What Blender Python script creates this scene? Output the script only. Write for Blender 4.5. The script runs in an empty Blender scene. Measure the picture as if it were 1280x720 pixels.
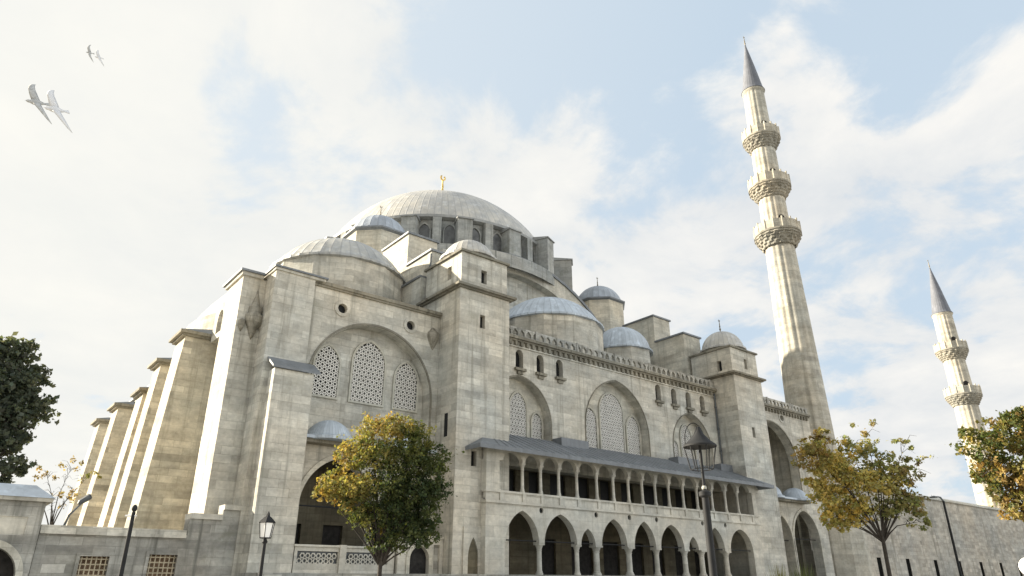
import bpy, bmesh, math, random
import numpy as np
from math import sin, cos, pi, radians, atan2, hypot, sqrt, tan
from mathutils import Vector, Matrix
from mathutils.geometry import tessellate_polygon

scene = bpy.context.scene
COL = scene.collection
rnd = random.Random(7)

# ------------------------------------------------------------------ camera
# world: X runs along the mosque's side front (to the right and away), Y goes into the building, Z = 0 is eye height
F_PX = 860.0
PITCH = math.atan(368 / 860.0)
AZ = radians(51.1)
CAM = Vector((-38.9, -33.5, 0.0))
fh = Vector((cos(AZ), sin(AZ), 0)); right = Vector((sin(AZ), -cos(AZ), 0))
fwd = fh * cos(PITCH) + Vector((0, 0, sin(PITCH)))
up = -fh * sin(PITCH) + Vector((0, 0, cos(PITCH)))
cam_d = bpy.data.cameras.new('camera'); cam = bpy.data.objects.new('camera', cam_d); COL.objects.link(cam)
cam_d.sensor_width = 36.0; cam_d.lens = F_PX / 1280 * 36.0
cam_d.clip_start = 0.1; cam_d.clip_end = 6000
cam.matrix_world = Matrix(((right.x, up.x, -fwd.x, CAM.x), (right.y, up.y, -fwd.y, CAM.y),
                           (right.z, up.z, -fwd.z, CAM.z), (0, 0, 0, 1)))
scene.camera = cam

# ------------------------------------------------------------------ light
SUN_AZ, SUN_EL = radians(130), radians(21)
sun_dir = Vector((cos(SUN_AZ) * cos(SUN_EL), sin(SUN_AZ) * cos(SUN_EL), sin(SUN_EL)))
sd = bpy.data.lights.new('sun', 'SUN'); sd.energy = 5.0; sd.angle = radians(0.7); sd.color = (1.0, 0.89, 0.72)
sun = bpy.data.objects.new('sun', sd); COL.objects.link(sun)
sun.rotation_euler = (-sun_dir).to_track_quat('-Z', 'Y').to_euler(); sun.location = (-60, 60, 60)

vs = scene.view_settings
vs.view_transform = 'Standard'; vs.look = 'None'; vs.gamma = 1.0; vs.use_curve_mapping = False
vs.exposure = 1.5

world = bpy.data.worlds.new('World'); scene.world = world; world.use_nodes = True


class NT:
    """small helper to write node trees tersely"""
    def __init__(s, tree): s.t = tree
    def n(s, kind, **kw):
        nd = s.t.nodes.new('ShaderNode' + kind)
        for k, v in kw.items():
            if k.startswith('i_'):
                nd.inputs[k[2:].replace('_', ' ')].default_value = v
            else: setattr(nd, k, v)
        return nd
    def l(s, a, b): s.t.links.new(a, b)
    def val(s, sock, v):
        if isinstance(v, bpy.types.NodeSocket): s.l(v, sock)
        else: sock.default_value = v
    def math(s, op, a, b=0.0, c=None, clamp=False):
        nd = s.n('Math', operation=op, use_clamp=clamp)
        s.val(nd.inputs[0], a); s.val(nd.inputs[1], b)
        if c is not None: s.val(nd.inputs[2], c)
        return nd.outputs[0]
    def vmath(s, op, a, b=None):
        nd = s.n('VectorMath', operation=op)
        s.val(nd.inputs[0], a)
        if b is not None: s.val(nd.inputs[1], b)
        return nd.outputs['Value'] if op in ('DOT_PRODUCT', 'LENGTH') else nd.outputs[0]
    def mix(s, fac, a, b, mode='MIX'):
        nd = s.n('Mix', data_type='RGBA', blend_type=mode)
        s.val(nd.inputs['Factor'], fac)
        for sock, v in ((nd.inputs[6], a), (nd.inputs[7], b)):
            if isinstance(v, tuple) and len(v) == 3: v = v + (1,)
            s.val(sock, v)
        return nd.outputs[2]
    def mapr(s, v, a, b, c=0.0, d=1.0, smooth=False):
        nd = s.n('MapRange', clamp=True)
        if smooth: nd.interpolation_type = 'SMOOTHSTEP'
        s.val(nd.inputs[0], v)
        for i, x in enumerate((a, b, c, d)): nd.inputs[i + 1].default_value = x
        return nd.outputs[0]
    def noise(s, vec, scale, detail=4, rough=0.55, dist=0.0):
        nd = s.n('TexNoise'); s.l(vec, nd.inputs['Vector'])
        nd.inputs['Scale'].default_value = scale; nd.inputs['Detail'].default_value = detail
        nd.inputs['Roughness'].default_value = rough; nd.inputs['Distortion'].default_value = dist
        return nd.outputs[0]
    def comb(s, x, y, z):
        nd = s.n('CombineXYZ'); s.val(nd.inputs[0], x); s.val(nd.inputs[1], y); s.val(nd.inputs[2], z)
        return nd.outputs[0]
    def sep(s, v):
        nd = s.n('SeparateXYZ'); s.l(v, nd.inputs[0]); return nd.outputs
    def scale(s, v, sc):
        nd = s.n('VectorMath', operation='MULTIPLY'); s.l(v, nd.inputs[0]); nd.inputs[1].default_value = sc
        return nd.outputs[0]


def sky_dir(azd, eld): return (cos(radians(azd)) * cos(radians(eld)), sin(radians(azd)) * cos(radians(eld)), sin(radians(eld)))


# (direction, change of cloud density, angular radius): clearer and thicker parts of the sky by compass bearing
SKY_LUMPS = [(sky_dir(40, 40), -.10, radians(13)), (sky_dir(57, 44), -.08, radians(11)), (sky_dir(73, 34), -.10, radians(11)), (sky_dir(49, 36), .05, radians(8)), (sky_dir(22, 20), .05, radians(14)), (sky_dir(15, 37), -.08, radians(8)),
             (sky_dir(46, 24), .10, radians(14)), (sky_dir(28, 33), .10, radians(10)), (sky_dir(64, 39), .06, radians(6))]


def make_world():
    t = NT(world.node_tree); t.t.nodes.clear()
    out = t.n('OutputWorld'); bg = t.n('Background'); t.l(bg.outputs[0], out.inputs[0])
    bg.inputs['Strength'].default_value = 0.054
    sky = t.n('TexSky'); sky.sky_type = 'NISHITA'; sky.sun_disc = False
    sky.sun_elevation = SUN_EL; sky.sun_rotation = pi / 2 - SUN_AZ
    sky.air_density = 1.0; sky.dust_density = 1.5; sky.ozone_density = 1.5
    d = t.n('TexCoord').outputs['Generated']
    x, y, z = t.sep(d)
    zz = t.math('ADD', t.math('MAXIMUM', z, 0.0), 0.22)
    # cloud deck seen in perspective
    p = t.comb(t.math('DIVIDE', x, zz), t.math('DIVIDE', y, zz), 0.35)
    n1 = t.noise(p, 2.9, 10, 0.60, 0.3)
    n2 = t.noise(t.vmath('ADD', p, (3.7, 1.3, 0.4)), 0.55, 5, 0.5)
    n3 = t.noise(t.vmath('ADD', p, (9.1, 4.3, 2.4)), 2.4, 8, 0.58, 0.2)
    dens = t.math('ADD', t.math('MULTIPLY', n1, 0.80), t.math('MULTIPLY', n2, 0.32))
    sdot = t.vmath('DOT_PRODUCT', d, tuple(sun_dir))
    glow = t.mapr(sdot, 0.1, 0.95, 0.0, 1.0)
    dens = t.math('ADD', dens, t.math('MULTIPLY', glow, 0.16))
    dens = t.math('ADD', dens, t.mapr(z, 0.0, 0.34, 0.10, 0.0))
    for dv, amp, rad_ in SKY_LUMPS:
        q = t.vmath('DOT_PRODUCT', d, dv)
        dens = t.math('ADD', dens, t.mapr(q, cos(rad_), 1.0, 0.0, amp, smooth=True))
    mask = t.mapr(dens, 0.50, 0.625, 0.0, 1.0, smooth=True)
    blue = t.mix(0.80, sky.outputs[0], (3.75, 4.8, 5.85))
    # thin high veil in front of the blue, thicker towards the sun
    blue = t.mix(t.math('ADD', 0.22, t.math('MULTIPLY', glow, 0.5)), blue, (6.0, 6.15, 6.1))
    shade = t.mapr(t.math('ADD', t.math('MULTIPLY', n3, 0.5), t.math('MULTIPLY', n1, 0.5)), 0.38, 0.62)
    cl = t.mix(shade, (4.75, 5.0, 5.25), (6.35, 6.25, 6.0))
    cl = t.mix(t.math('MULTIPLY', glow, 0.8), cl, (6.5, 6.42, 5.95))
    # unseen clouds opposite the sun, boosted to fill the shaded walls with light
    front = t.mapr(t.vmath('DOT_PRODUCT', d, (-sun_dir.x, -sun_dir.y, 0.0)), 0.48, 0.95, 1.0, 3.2, smooth=True)
    cl = t.vmath('SCALE', cl); cl.node.inputs[3].default_value = 1.0; t.l(front, cl.node.inputs[3])
    col = t.mix(mask, blue, cl)
    t.l(col, bg.inputs['Color'])


make_world()


# ------------------------------------------------------------------ materials
def new_mat(name):
    m = bpy.data.materials.new(name); m.use_nodes = True
    t = NT(m.node_tree); t.t.nodes.clear()
    out = t.n('OutputMaterial'); b = t.n('BsdfPrincipled'); t.l(b.outputs[0], out.inputs[0])
    return m, t, b, out


def stone(name, base, bw=1.15, bh=0.43, contrast=1.0, axis=None, stain=1.0, joint=0.9, warm=1.0):
    """weathered ashlar in world space; axis=(cx,cy,r) wraps the courses round a shaft"""
    m, t, b, out = new_mat(name)
    g = t.n('NewGeometry'); pos = g.outputs['Position']; nr = g.outputs['Normal']
    x, y, z = t.sep(pos)
    if axis:
        u = t.math('MULTIPLY', t.math('ARCTAN2', t.math('SUBTRACT', y, axis[1]), t.math('SUBTRACT', x, axis[0])), axis[2])
    else:
        nx, ny, nz = t.sep(nr)
        sel = t.math('GREATER_THAN', t.math('ABSOLUTE', nx), t.math('ABSOLUTE', ny))
        u = t.math('ADD', t.math('MULTIPLY', sel, y), t.math('MULTIPLY', t.math('SUBTRACT', 1.0, sel), x))
    wob = t.noise(pos, 0.7, 3)
    v = t.comb(u, t.math('ADD', z, t.math('MULTIPLY', wob, 0.05)), 0.0)
    br = t.n('TexBrick'); t.l(v, br.inputs['Vector'])
    br.offset = 0.5; br.inputs['Scale'].default_value = 1.0
    br.inputs['Brick Width'].default_value = bw; br.inputs['Row Height'].default_value = bh
    br.inputs['Mortar Size'].default_value = 0.013; br.inputs['Mortar Smooth'].default_value = 0.4
    br.inputs['Bias'].default_value = 0.0
    c = 0.27 * contrast
    br.inputs['Color1'].default_value = (1 - c, 1 - c, 1 - c, 1)
    br.inputs['Color2'].default_value = (1 + c * .6, 1 + c * .6, 1 + c * .6, 1)
    mo = 1 - 0.34 * joint
    br.inputs['Mortar'].default_value = (mo, mo, mo * 0.98, 1)
    big = t.noise(pos, 0.16, 5, 0.6)
    # bands of differently weathered courses
    band = t.noise(t.scale(pos, (0.10, 0.10, 1.3)), 1.0, 4, 0.6)
    fine = t.noise(pos, 5.0, 5, 0.65)
    streak = t.noise(t.scale(pos, (2.1, 2.1, 0.11)), 1.0, 6, 0.65)
    warmc = tuple(base[i] * (1.06, 1.0, 0.90)[i] for i in range(3))
    coolc = tuple(base[i] * (0.84, 0.875, 0.885)[i] for i in range(3))
    col = t.mix(t.mapr(big, 0.35, 0.65), coolc, warmc)
    jm = t.mapr(t.noise(pos, 0.42, 4, 0.6), 0.36, 0.62, 0.30, 1.0)
    col = t.mix(jm, col, t.vmath('MULTIPLY', col, br.outputs['Color']))
    bandv = t.mapr(band, 0.32, 0.68, 1 - 0.20 * contrast, 1 + 0.10 * contrast)
    col = t.mix(1.0, col, t.comb(bandv, bandv, bandv), 'MULTIPLY')
    fv = t.mapr(fine, 0.25, 0.75, 0.82, 1.12)
    col = t.mix(1.0, col, t.comb(fv, fv, fv), 'MULTIPLY')
    # single weathered stones, darker or paler than their neighbours
    blot = t.noise(t.scale(pos, (0.8, 0.8, 1.35)), 1.0, 7, 0.7)
    bv = t.mapr(blot, 0.30, 0.70, 0.70, 1.22)
    col = t.mix(0.8 * contrast, col, t.vmath('MULTIPLY', col, t.comb(bv, bv, bv)))
    sm = t.math('MULTIPLY', t.mapr(streak, 0.50, 0.70, 0.0, 1.0, smooth=True), 0.66 * stain)
    col = t.mix(sm, col, tuple(base[i] * (0.36, 0.36, 0.33)[i] for i in range(3)))
    # soot and lichen patches
    soot = t.noise(pos, 0.55, 7, 0.68)
    col = t.mix(t.math('MULTIPLY', t.mapr(soot, 0.55, 0.72, 0, 1, smooth=True), 0.56 * stain), col,
                tuple(base[i] * (0.50, 0.50, 0.44)[i] for i in range(3)))
    t.l(col, b.inputs['Base Color'])
    b.inputs['Roughness'].default_value = 0.88
    b.inputs['Specular IOR Level'].default_value = 0.25
    bp = t.n('Bump'); bp.inputs['Strength'].default_value = 0.5; bp.inputs['Distance'].default_value = 0.03
    h = t.math('SUBTRACT', t.math('MULTIPLY', fine, 0.6), t.math('MULTIPLY', br.outputs['Fac'], 0.8 * joint))
    t.l(h, bp.inputs['Height']); t.l(bp.outputs[0], b.inputs['Normal'])
    return m


def lead(name, base, rough=0.5, seams=0, rowh=0.0, tint=(1.08, 1.0, 0.86)):
    """lead sheet; seams = number of radial joints about the object's own origin"""
    m, t, b, out = new_mat(name)
    tc = t.n('TexCoord').outputs['Object']; pos = t.n('NewGeometry').outputs['Position']
    x, y, z = t.sep(tc)
    n1 = t.noise(pos, 0.6, 6, 0.65); n2 = t.noise(t.scale(pos, (2.5, 2.5, 0.6)), 1.0, 4)
    col = t.mix(t.mapr(n1, 0.3, 0.7), tuple(c * 0.78 for c in base), tuple(base[i] * 1.18 * tint[i] for i in range(3)))
    col = t.mix(t.mapr(n2, 0.3, 0.7, 0.0, 0.45), col, tuple(c * 0.7 for c in base))
    run = t.noise(t.scale(pos, (1.6, 1.6, 0.18)), 1.0, 6, 0.7)
    col = t.mix(t.mapr(run, 0.5, 0.72, 0.0, 0.55, smooth=True), col, tuple(c * 0.5 for c in base))
    pat = t.noise(pos, 1.7, 3, 0.5)
    col = t.mix(t.mapr(pat, 0.56, 0.66, 0.0, 0.35), col, tuple(min(1, c * 1.45) for c in base))
    h = t.math('MULTIPLY', n2, 0.3)
    if seams:
        a = t.math('FRACT', t.math('MULTIPLY', t.math('ARCTAN2', y, x), seams / (2 * pi)))
        tri = t.math('ABSOLUTE', t.math('SUBTRACT', a, 0.5))
        seam = t.mapr(tri, 0.38, 0.5, 0.0, 1.0)
        # every sheet has weathered its own way
        cell = t.math('FLOOR', t.math('MULTIPLY', t.math('ARCTAN2', y, x), seams / (2 * pi)))
        row = t.math('FLOOR', t.math('DIVIDE', t.math('ADD', z, t.math('MULTIPLY', t.math('MODULO', cell, 2.0), 0.4)), rowh)) if rowh else 0.0
        wn = t.n('TexWhiteNoise'); wn.noise_dimensions = '2D'; t.l(t.comb(cell, row, 0.0), wn.inputs['Vector'])
        wv = t.mapr(wn.outputs['Value'], 0, 1, 0.91, 1.07)
        col = t.mix(1.0, col, t.comb(wv, wv, wv), 'MULTIPLY')
        col = t.mix(t.math('MULTIPLY', seam, 0.45), col, tuple(c * 0.5 for c in base))
        h = t.math('ADD', h, t.math('MULTIPLY', seam, 0.8))
    t.l(col, b.inputs['Base Color'])
    b.inputs['Roughness'].default_value = rough; b.inputs['Specular IOR Level'].default_value = 0.5
    bp = t.n('Bump'); bp.inputs['Strength'].default_value = 0.5; bp.inputs['Distance'].default_value = 0.05
    t.l(h, bp.inputs['Height']); t.l(bp.outputs[0], b.inputs['Normal'])
    return m


def plain(name, base, rough=0.6, metal=0.0, var=0.25, scale=4.0, spec=0.5):
    m, t, b, out = new_mat(name)
    pos = t.n('NewGeometry').outputs['Position']
    n = t.noise(pos, scale, 5, 0.6)
    col = t.mix(t.mapr(n, 0.3, 0.7), tuple(c * (1 - var) for c in base), tuple(min(1, c * (1 + var)) for c in base))
    t.l(col, b.inputs['Base Color'])
    b.inputs['Roughness'].default_value = rough; b.inputs['Metallic'].default_value = metal
    b.inputs['Specular IOR Level'].default_value = spec
    bp = t.n('Bump'); bp.inputs['Strength'].default_value = 0.2; bp.inputs['Distance'].default_value = 0.02
    t.l(n, bp.inputs['Height']); t.l(bp.outputs[0], b.inputs['Normal'])
    return m


def leaf_mat(name, trans=0.45):
    m, t, b, out = new_mat(name)
    at = t.n('Attribute'); at.attribute_name = 'leafcol'
    t.l(at.outputs['Color'], b.inputs['Base Color']); b.inputs['Roughness'].default_value = 0.55
    b.inputs['Specular IOR Level'].default_value = 0.3
    tr = t.n('BsdfTranslucent'); t.l(t.mix(1.0, at.outputs['Color'], (1.25, 1.15, 0.6), 'MULTIPLY'), tr.inputs['Color'])
    mx = t.n('MixShader'); mx.inputs[0].default_value = trans
    t.l(b.outputs[0], mx.inputs[1]); t.l(tr.outputs[0], mx.inputs[2]); t.l(mx.outputs[0], out.inputs[0])
    return m


M = dict(
    stone=stone('limestone', (0.59, 0.573, 0.522)),
    pale=stone('pale_limestone', (0.62, 0.60, 0.535), stain=0.75),
    marble=stone('grey_marble', (0.60, 0.585, 0.535), bw=1.6, bh=0.6, contrast=0.7, stain=0.6, joint=0.6),
    warm=stone('tawny_limestone', (0.57, 0.535, 0.455), contrast=1.15, stain=0.8),
    cornice=stone('shadow_dark_cornice', (0.27, 0.255, 0.215), bw=1.4, bh=0.9, stain=1.4),  # darkened to paint shadow lines along ledges and arch edges, besides grime
    rubble=stone('grey_ashlar', (0.42, 0.415, 0.39), bw=0.85, bh=0.36, contrast=1.5, stain=1.6),
    courtstone=stone('brownish_ashlar', (0.50, 0.47, 0.42), bw=1.0, bh=.42, contrast=1.1),
    corbel=stone('dark_corbel', (0.36, 0.34, 0.295), bw=.6, bh=.3, stain=1.5),  # darker stone for balcony undersides and brackets
    back=stone('shade_dark_stone', (0.165, 0.148, 0.108), bw=1.0, bh=0.4),  # base colour darkened to deepen the shade inside gallery and porches
    plaster=stone('lattice_plaster', (0.50, 0.485, 0.43), bw=9, bh=9, contrast=0.3, joint=0.0, stain=0.5),
    latticewhite=plain('pierced_plaster', (0.66, 0.65, 0.61), 0.8, var=.12),
    drumstone=stone('drum_stone', (0.40, 0.41, 0.405), contrast=0.8, stain=1.4),
    lead_main=lead('dome_lead', (0.44, 0.45, 0.45), seams=112, rowh=0.8),
    lead_side=lead('side_dome_lead', (0.46, 0.52, 0.58), seams=48, tint=(1.0, 1.0, 1.0)),
    lead_small=lead('cupola_lead', (0.44, 0.45, 0.45), seams=28),
    lead_turret=lead('turret_lead', (0.34, 0.38, 0.43), seams=24, tint=(1, 1, 1)),
    lead_corner=lead('corner_dome_lead', (0.40, 0.42, 0.43), seams=44),
    lead_roof=lead('roof_lead', (0.17, 0.185, 0.20), rough=0.6, tint=(1, 1, 1)),
    lead_drum=lead('drum_lead', (0.27, 0.285, 0.29), tint=(1.05, 1.0, .93)),
    spire=lead('spire_lead', (0.13, 0.14, 0.165), rough=.7, seams=0, tint=(1, 1, 1)),
    gold=plain('gilded_copper', (0.55, 0.40, 0.14), 0.35, 0.8),
    brass=plain('dull_bronze', (0.16, 0.14, 0.10), 0.5, 0.6),
    glass=plain('dark_glass', (0.014, 0.015, 0.016), 0.6, spec=.25),
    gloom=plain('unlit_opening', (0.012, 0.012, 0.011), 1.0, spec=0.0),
    gridglass=plain('old_glass', (0.10, 0.105, 0.105), 0.35, var=.5, scale=1.5),
    iron=plain('black_iron', (0.018, 0.019, 0.02), 0.7, 0.0, spec=.25),
    greyiron=plain('grey_iron', (0.10, 0.11, 0.115), 0.5, 0.3),
    rust=plain('brown_shutter', (0.26, 0.17, 0.10), 0.7, var=.5, scale=2),
    gilt=plain('gilt_bars', (0.42, 0.36, 0.25), 0.7),
    wood=plain('dark_door', (0.028, 0.026, 0.024), 0.8, var=.5, spec=.2),
    milk=plain('opal_glass', (0.82, 0.82, 0.80), 0.3, var=0.03),
    bark=plain('bark', (0.035, 0.029, 0.023), 0.9, scale=9, var=.4),
    leaf=leaf_mat('leaves'),
    gull=plain('grey_plumage', (0.40, 0.41, 0.41), 0.8, scale=12),
    gullw=plain('white_plumage', (0.62, 0.63, 0.65), 0.8, var=0.06, scale=12),
)

# ------------------------------------------------------------------ object helpers
WORLD = {}


def link(name, me, mat, parent=None, loc=(0, 0, 0), smooth=False):
    o = bpy.data.objects.new(name, me); COL.objects.link(o)
    if mat: me.materials.append(M[mat] if isinstance(mat, str) else mat)
    o.location = loc; WORLD[o] = Vector(loc)
    if parent:
        o.parent = parent; o.matrix_parent_inverse = Matrix.Translation(-WORLD[parent])
    if smooth:
        for p in me.polygons: p.use_smooth = True
    return o


def obj(name, bm, mat, parent=None, loc=(0, 0, 0), smooth=False, auto=None):
    bmesh.ops.recalc_face_normals(bm, faces=bm.faces)
    me = bpy.data.meshes.new(name); bm.to_mesh(me); bm.free()
    o = link(name, me, mat, parent, loc, smooth)
    if smooth and auto:
        me.set_sharp_from_angle(angle=radians(auto))
    return o


def thing(name, label, cat, loc=(0, 0, 0), group=None):
    o = bpy.data.objects.new(name, None); COL.objects.link(o); o.location = loc; WORLD[o] = Vector(loc)
    o.empty_display_size = 0.5
    tag(o, label, cat, group); return o


def tag(o, label, cat, group=None, kind=None):
    if label: o['label'] = label
    if cat: o['category'] = cat
    if group: o['group'] = group
    if kind: o['kind'] = kind
    return o


def structure(name, bm, mat):
    o = obj(name, bm, mat); o['kind'] = 'structure'; return o


def box(bm, x0, x1, y0, y1, z0, z1):
    v = [bm.verts.new(p) for p in ((x0, y0, z0), (x1, y0, z0), (x1, y1, z0), (x0, y1, z0),
                                   (x0, y0, z1), (x1, y0, z1), (x1, y1, z1), (x0, y1, z1))]
    for f in ((0, 1, 2, 3), (4, 5, 6, 7), (0, 1, 5, 4), (1, 2, 6, 5), (2, 3, 7, 6), (3, 0, 4, 7)):
        bm.faces.new([v[i] for i in f])
    return bm


def boxes(*bs):
    bm = bmesh.new()
    for b in bs: box(bm, *b)
    return bm


def arch(cx, h, z0, zs, zap, n=9):
    """pointed (or flat segmental) arch outline, counter-clockwise from the lower left"""
    r = zap - zs; pts = [(cx - h, z0)]
    if zs > z0 + 1e-6: pts.append((cx - h, zs))
    if r >= h * 1.001:
        R = (h * h + r * r) / (2 * h); a_end = math.asin(min(1, r / R))
        left = [(cx - h + R - R * cos(a_end * i / n), zs + R * sin(a_end * i / n)) for i in range(1, n + 1)]
    else:
        left = [(cx - h * cos(pi / 2 * i / n), zs + r * sin(pi / 2 * i / n)) for i in range(1, n + 1)]
    pts += left
    pts += [(2 * cx - a, z) for a, z in reversed(left[:-1])]
    if zs > z0 + 1e-6: pts.append((cx + h, zs))
    pts.append((cx + h, z0))
    return pts


def rect(x0, x1, z0, z1): return [(x0, z0), (x0, z1), (x1, z1), (x1, z0)]


def circ(cx, cz, r, n=12): return [(cx + r * cos(2 * pi * i / n), cz + r * sin(2 * pi * i / n)) for i in range(n)]


def slab(bm, outer, holes, d0, d1, axis='Y'):
    """plate between depths d0 and d1 cut by holes; polygons are (along, z)"""
    loops = [outer] + list(holes)
    P = (lambda a, z, d: (a, d, z)) if axis == 'Y' else (lambda a, z, d: (d, a, z))
    tris = tessellate_polygon([[Vector((a, z, 0)) for a, z in lp] for lp in loops])
    F = []; B = []
    for lp in loops:
        f = [bm.verts.new(P(a, z, d0)) for a, z in lp]; b = [bm.verts.new(P(a, z, d1)) for a, z in lp]
        F += f; B += b
        for i in range(len(lp)):
            j = (i + 1) % len(lp)
            bm.faces.new((f[i], f[j], b[j], b[i]))
    for t3 in tris:
        try:
            bm.faces.new([F[i] for i in t3]); bm.faces.new([B[i] for i in reversed(t3)])
        except ValueError: pass
    return bm


def lathe(bm, prof, n=32, c=(0, 0), z0=0.0, a0=0.0, rmod=None, span=2 * pi):
    rings = []
    full = abs(span - 2 * pi) < 1e-6
    cnt = n if full else n + 1
    for r, z in prof:
        if r < 1e-5: rings.append([bm.verts.new((c[0], c[1], z0 + z))]); continue
        rr = []
        for i in range(cnt):
            a = a0 + span * i / n; q = r * (rmod(i, z) if rmod else 1)
            rr.append(bm.verts.new((c[0] + q * cos(a), c[1] + q * sin(a), z0 + z)))
        rings.append(rr)
    for A, B in zip(rings, rings[1:]):
        for i in range(n):
            j = (i + 1) % cnt
            if len(A) == 1 and len(B) == 1: continue
            if len(A) == 1: bm.faces.new((A[0], B[i], B[j]))
            elif len(B) == 1: bm.faces.new((A[i], A[j], B[0]))
            else: bm.faces.new((A[i], A[j], B[j], B[i]))
    return bm


def tube(bm, pts, radii, n=7, cap=True):
    pts = [Vector(p) for p in pts]; rings = []
    for k, p in enumerate(pts):
        d = (pts[min(k + 1, len(pts) - 1)] - pts[max(k - 1, 0)])
        d = d.normalized() if d.length > 1e-9 else Vector((0, 0, 1))
        ref = Vector((1, 0, 0)) if abs(d.x) < 0.8 else Vector((0, 1, 0))
        u = d.cross(ref).normalized(); w = d.cross(u)
        rings.append([bm.verts.new(p + (u * cos(2 * pi * i / n) + w * sin(2 * pi * i / n)) * radii[k]) for i in range(n)])
    for A, B in zip(rings, rings[1:]):
        for i in range(n): bm.faces.new((A[i], A[(i + 1) % n], B[(i + 1) % n], B[i]))
    if cap:
        bm.faces.new(rings[0]); bm.faces.new(list(reversed(rings[-1])))
    return bm


def dome_prof(r, h, n=14, sharp=0.0):
    """spherical cap of base radius r and rise h"""
    R = (r * r + h * h) / (2 * h); t0 = math.asin(min(1, r / R))
    if h > r: t0 = pi - t0
    return [(R * sin(t0 * (1 - i / n)), R * cos(t0 * (1 - i / n)) - (R - h)) for i in range(n + 1)]


def finial(parent, x, y, z, h, mat='gold'):
    bm = bmesh.new()
    lathe(bm, [(0.06 * h, 0), (0.035 * h, .05 * h), (0.028 * h, .12 * h), (.055 * h, .2 * h), (.055 * h, .26 * h), (.025 * h, .33 * h),
               (.042 * h, .40 * h), (.042 * h, .45 * h), (.022 * h, .52 * h), (.032 * h, .58 * h), (.018 * h, .66 * h),
               (.02 * h, .74 * h), (0, .76 * h)], 12, (x, y), z)
    # crescent
    for i in range(9):
        a0, a1 = [-pi / 2 + pi * 1.6 * (k / 9 - .5) for k in (i, i + 1)]
        q = .06 * h
        p0 = (x + q * cos(a0), y, z + .82 * h + q * sin(a0)); p1 = (x + q * cos(a1), y, z + .82 * h + q * sin(a1))
        tube(bm, [p0, p1], [.022 * h] * 2, 5)
    return obj('finial', bm, mat, parent, smooth=True, auto=40)


def dome(name, parent, x, y, z, r, h, ribs, mat, fin=0.0, finmat='gold', ridge=0.008, eave=True):
    bm = bmesh.new()
    k = 4
    prof = dome_prof(r, h, 16)
    if eave: prof = [(r * 0.99, -0.30), (r + 0.22, -0.26), (r + 0.22, -0.10), (r + 0.02, 0.0)] + prof[1:]
    lathe(bm, prof, ribs * k, rmod=lambda i, zz: 1 + (ridge if i % k == 0 else (ridge * .12 if i % 2 else 0)))
    o = obj(name, bm, mat, parent, (x, y, z), smooth=True, auto=35)
    if fin: finial(o, x, y, z + h - 0.05, fin, finmat)
    return o


def rings(bm, inside, a0, a1, z0, z1, d, ro, ri, depth, sp, n=8, axis='Y'):
    """pierced plaster: flat rings packed edge to edge"""
    P = (lambda a, z, q: (a, q, z)) if axis == 'Y' else (lambda a, z, q: (q, a, z))
    row = 0; z = z0 + ro
    while z < z1:
        a = a0 + ro + (sp / 2 if row % 2 else 0)
        while a < a1:
            if inside(a, z):
                o = [bm.verts.new(P(a + ro * cos(2 * pi * i / n), z + ro * sin(2 * pi * i / n), d)) for i in range(n)]
                q = [bm.verts.new(P(a + ri * cos(2 * pi * i / n), z + ri * sin(2 * pi * i / n), d)) for i in range(n)]
                qb = [bm.verts.new(P(a + ri * cos(2 * pi * i / n), z + ri * sin(2 * pi * i / n), d + depth)) for i in range(n)]
                for i in range(n):
                    j = (i + 1) % n
                    bm.faces.new((o[i], o[j], q[j], q[i])); bm.faces.new((q[i], q[j], qb[j], qb[i]))
            a += sp
        z += sp * 0.866; row += 1
    return bm


def in_poly(poly):
    def f(a, z):
        c = False; j = len(poly) - 1
        for i in range(len(poly)):
            (x0, y0), (x1, y1) = poly[i], poly[j]
            if (y0 > z) != (y1 > z) and a < (x1 - x0) * (z - y0) / (y1 - y0) + x0: c = not c
            j = i
        return c
    return f


def lattice_window(parent, cx, h, z0, zs, zap, y, axis='Y', ro=0.13, frame=0.12):
    out = arch(cx, h, z0, zs, zap)
    inn = arch(cx, h - frame, z0 + frame, zs, zap - frame * 1.3)
    bm = bmesh.new(); slab(bm, out, [inn], y - 0.06, y + 0.09, axis)
    o = obj('lattice_window', bm, 'plaster', parent)
    bm = bmesh.new()
    rings(bm, in_poly(arch(cx, h - frame * .6, z0 + frame * .6, zs, zap - frame)), cx - h, cx + h, z0, zap, y, ro, ro * .56, 0.07, ro * 2.02, axis=axis)
    obj('lattice', bm, 'latticewhite', o)
    bm = bmesh.new(); slab(bm, inn, [], y + 0.06, y + 0.08, axis)
    obj('pane', bm, 'gridglass', o)
    return o


def dark_window(parent, outline, d0, d1, axis='Y', mat='glass', name='window_pane'):
    bm = bmesh.new(); slab(bm, outline, [], d0, d1, axis)
    return obj(name, bm, mat, parent)


# ------------------------------------------------------------------ ground
bm = bmesh.new()
S = 2500
v = [bm.verts.new(p) for p in ((-S, -S, -1.7), (S, -S, -1.7), (S, S, -1.7), (-S, S, -1.7))]; bm.faces.new(v)
mg, t, b, out = new_mat('paving')
pos = t.n('NewGeometry').outputs['Position']
br = t.n('TexBrick'); t.l(pos, br.inputs['Vector']); br.inputs['Scale'].default_value = 1.0
br.inputs['Brick Width'].default_value = 0.9; br.inputs['Row Height'].default_value = 0.6; br.inputs['Mortar Size'].default_value = 0.012
br.inputs['Color1'].default_value = (0.36, 0.345, 0.31, 1); br.inputs['Color2'].default_value = (0.42, 0.40, 0.36, 1)
br.inputs['Mortar'].default_value = (0.2, 0.19, 0.17, 1)
t.l(t.mix(t.mapr(t.noise(pos, 0.4, 5), .35, .65, 0, .4), br.outputs['Color'], (0.28, 0.27, 0.24)), b.inputs['Base Color'])
b.inputs['Roughness'].default_value = 0.85
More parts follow.
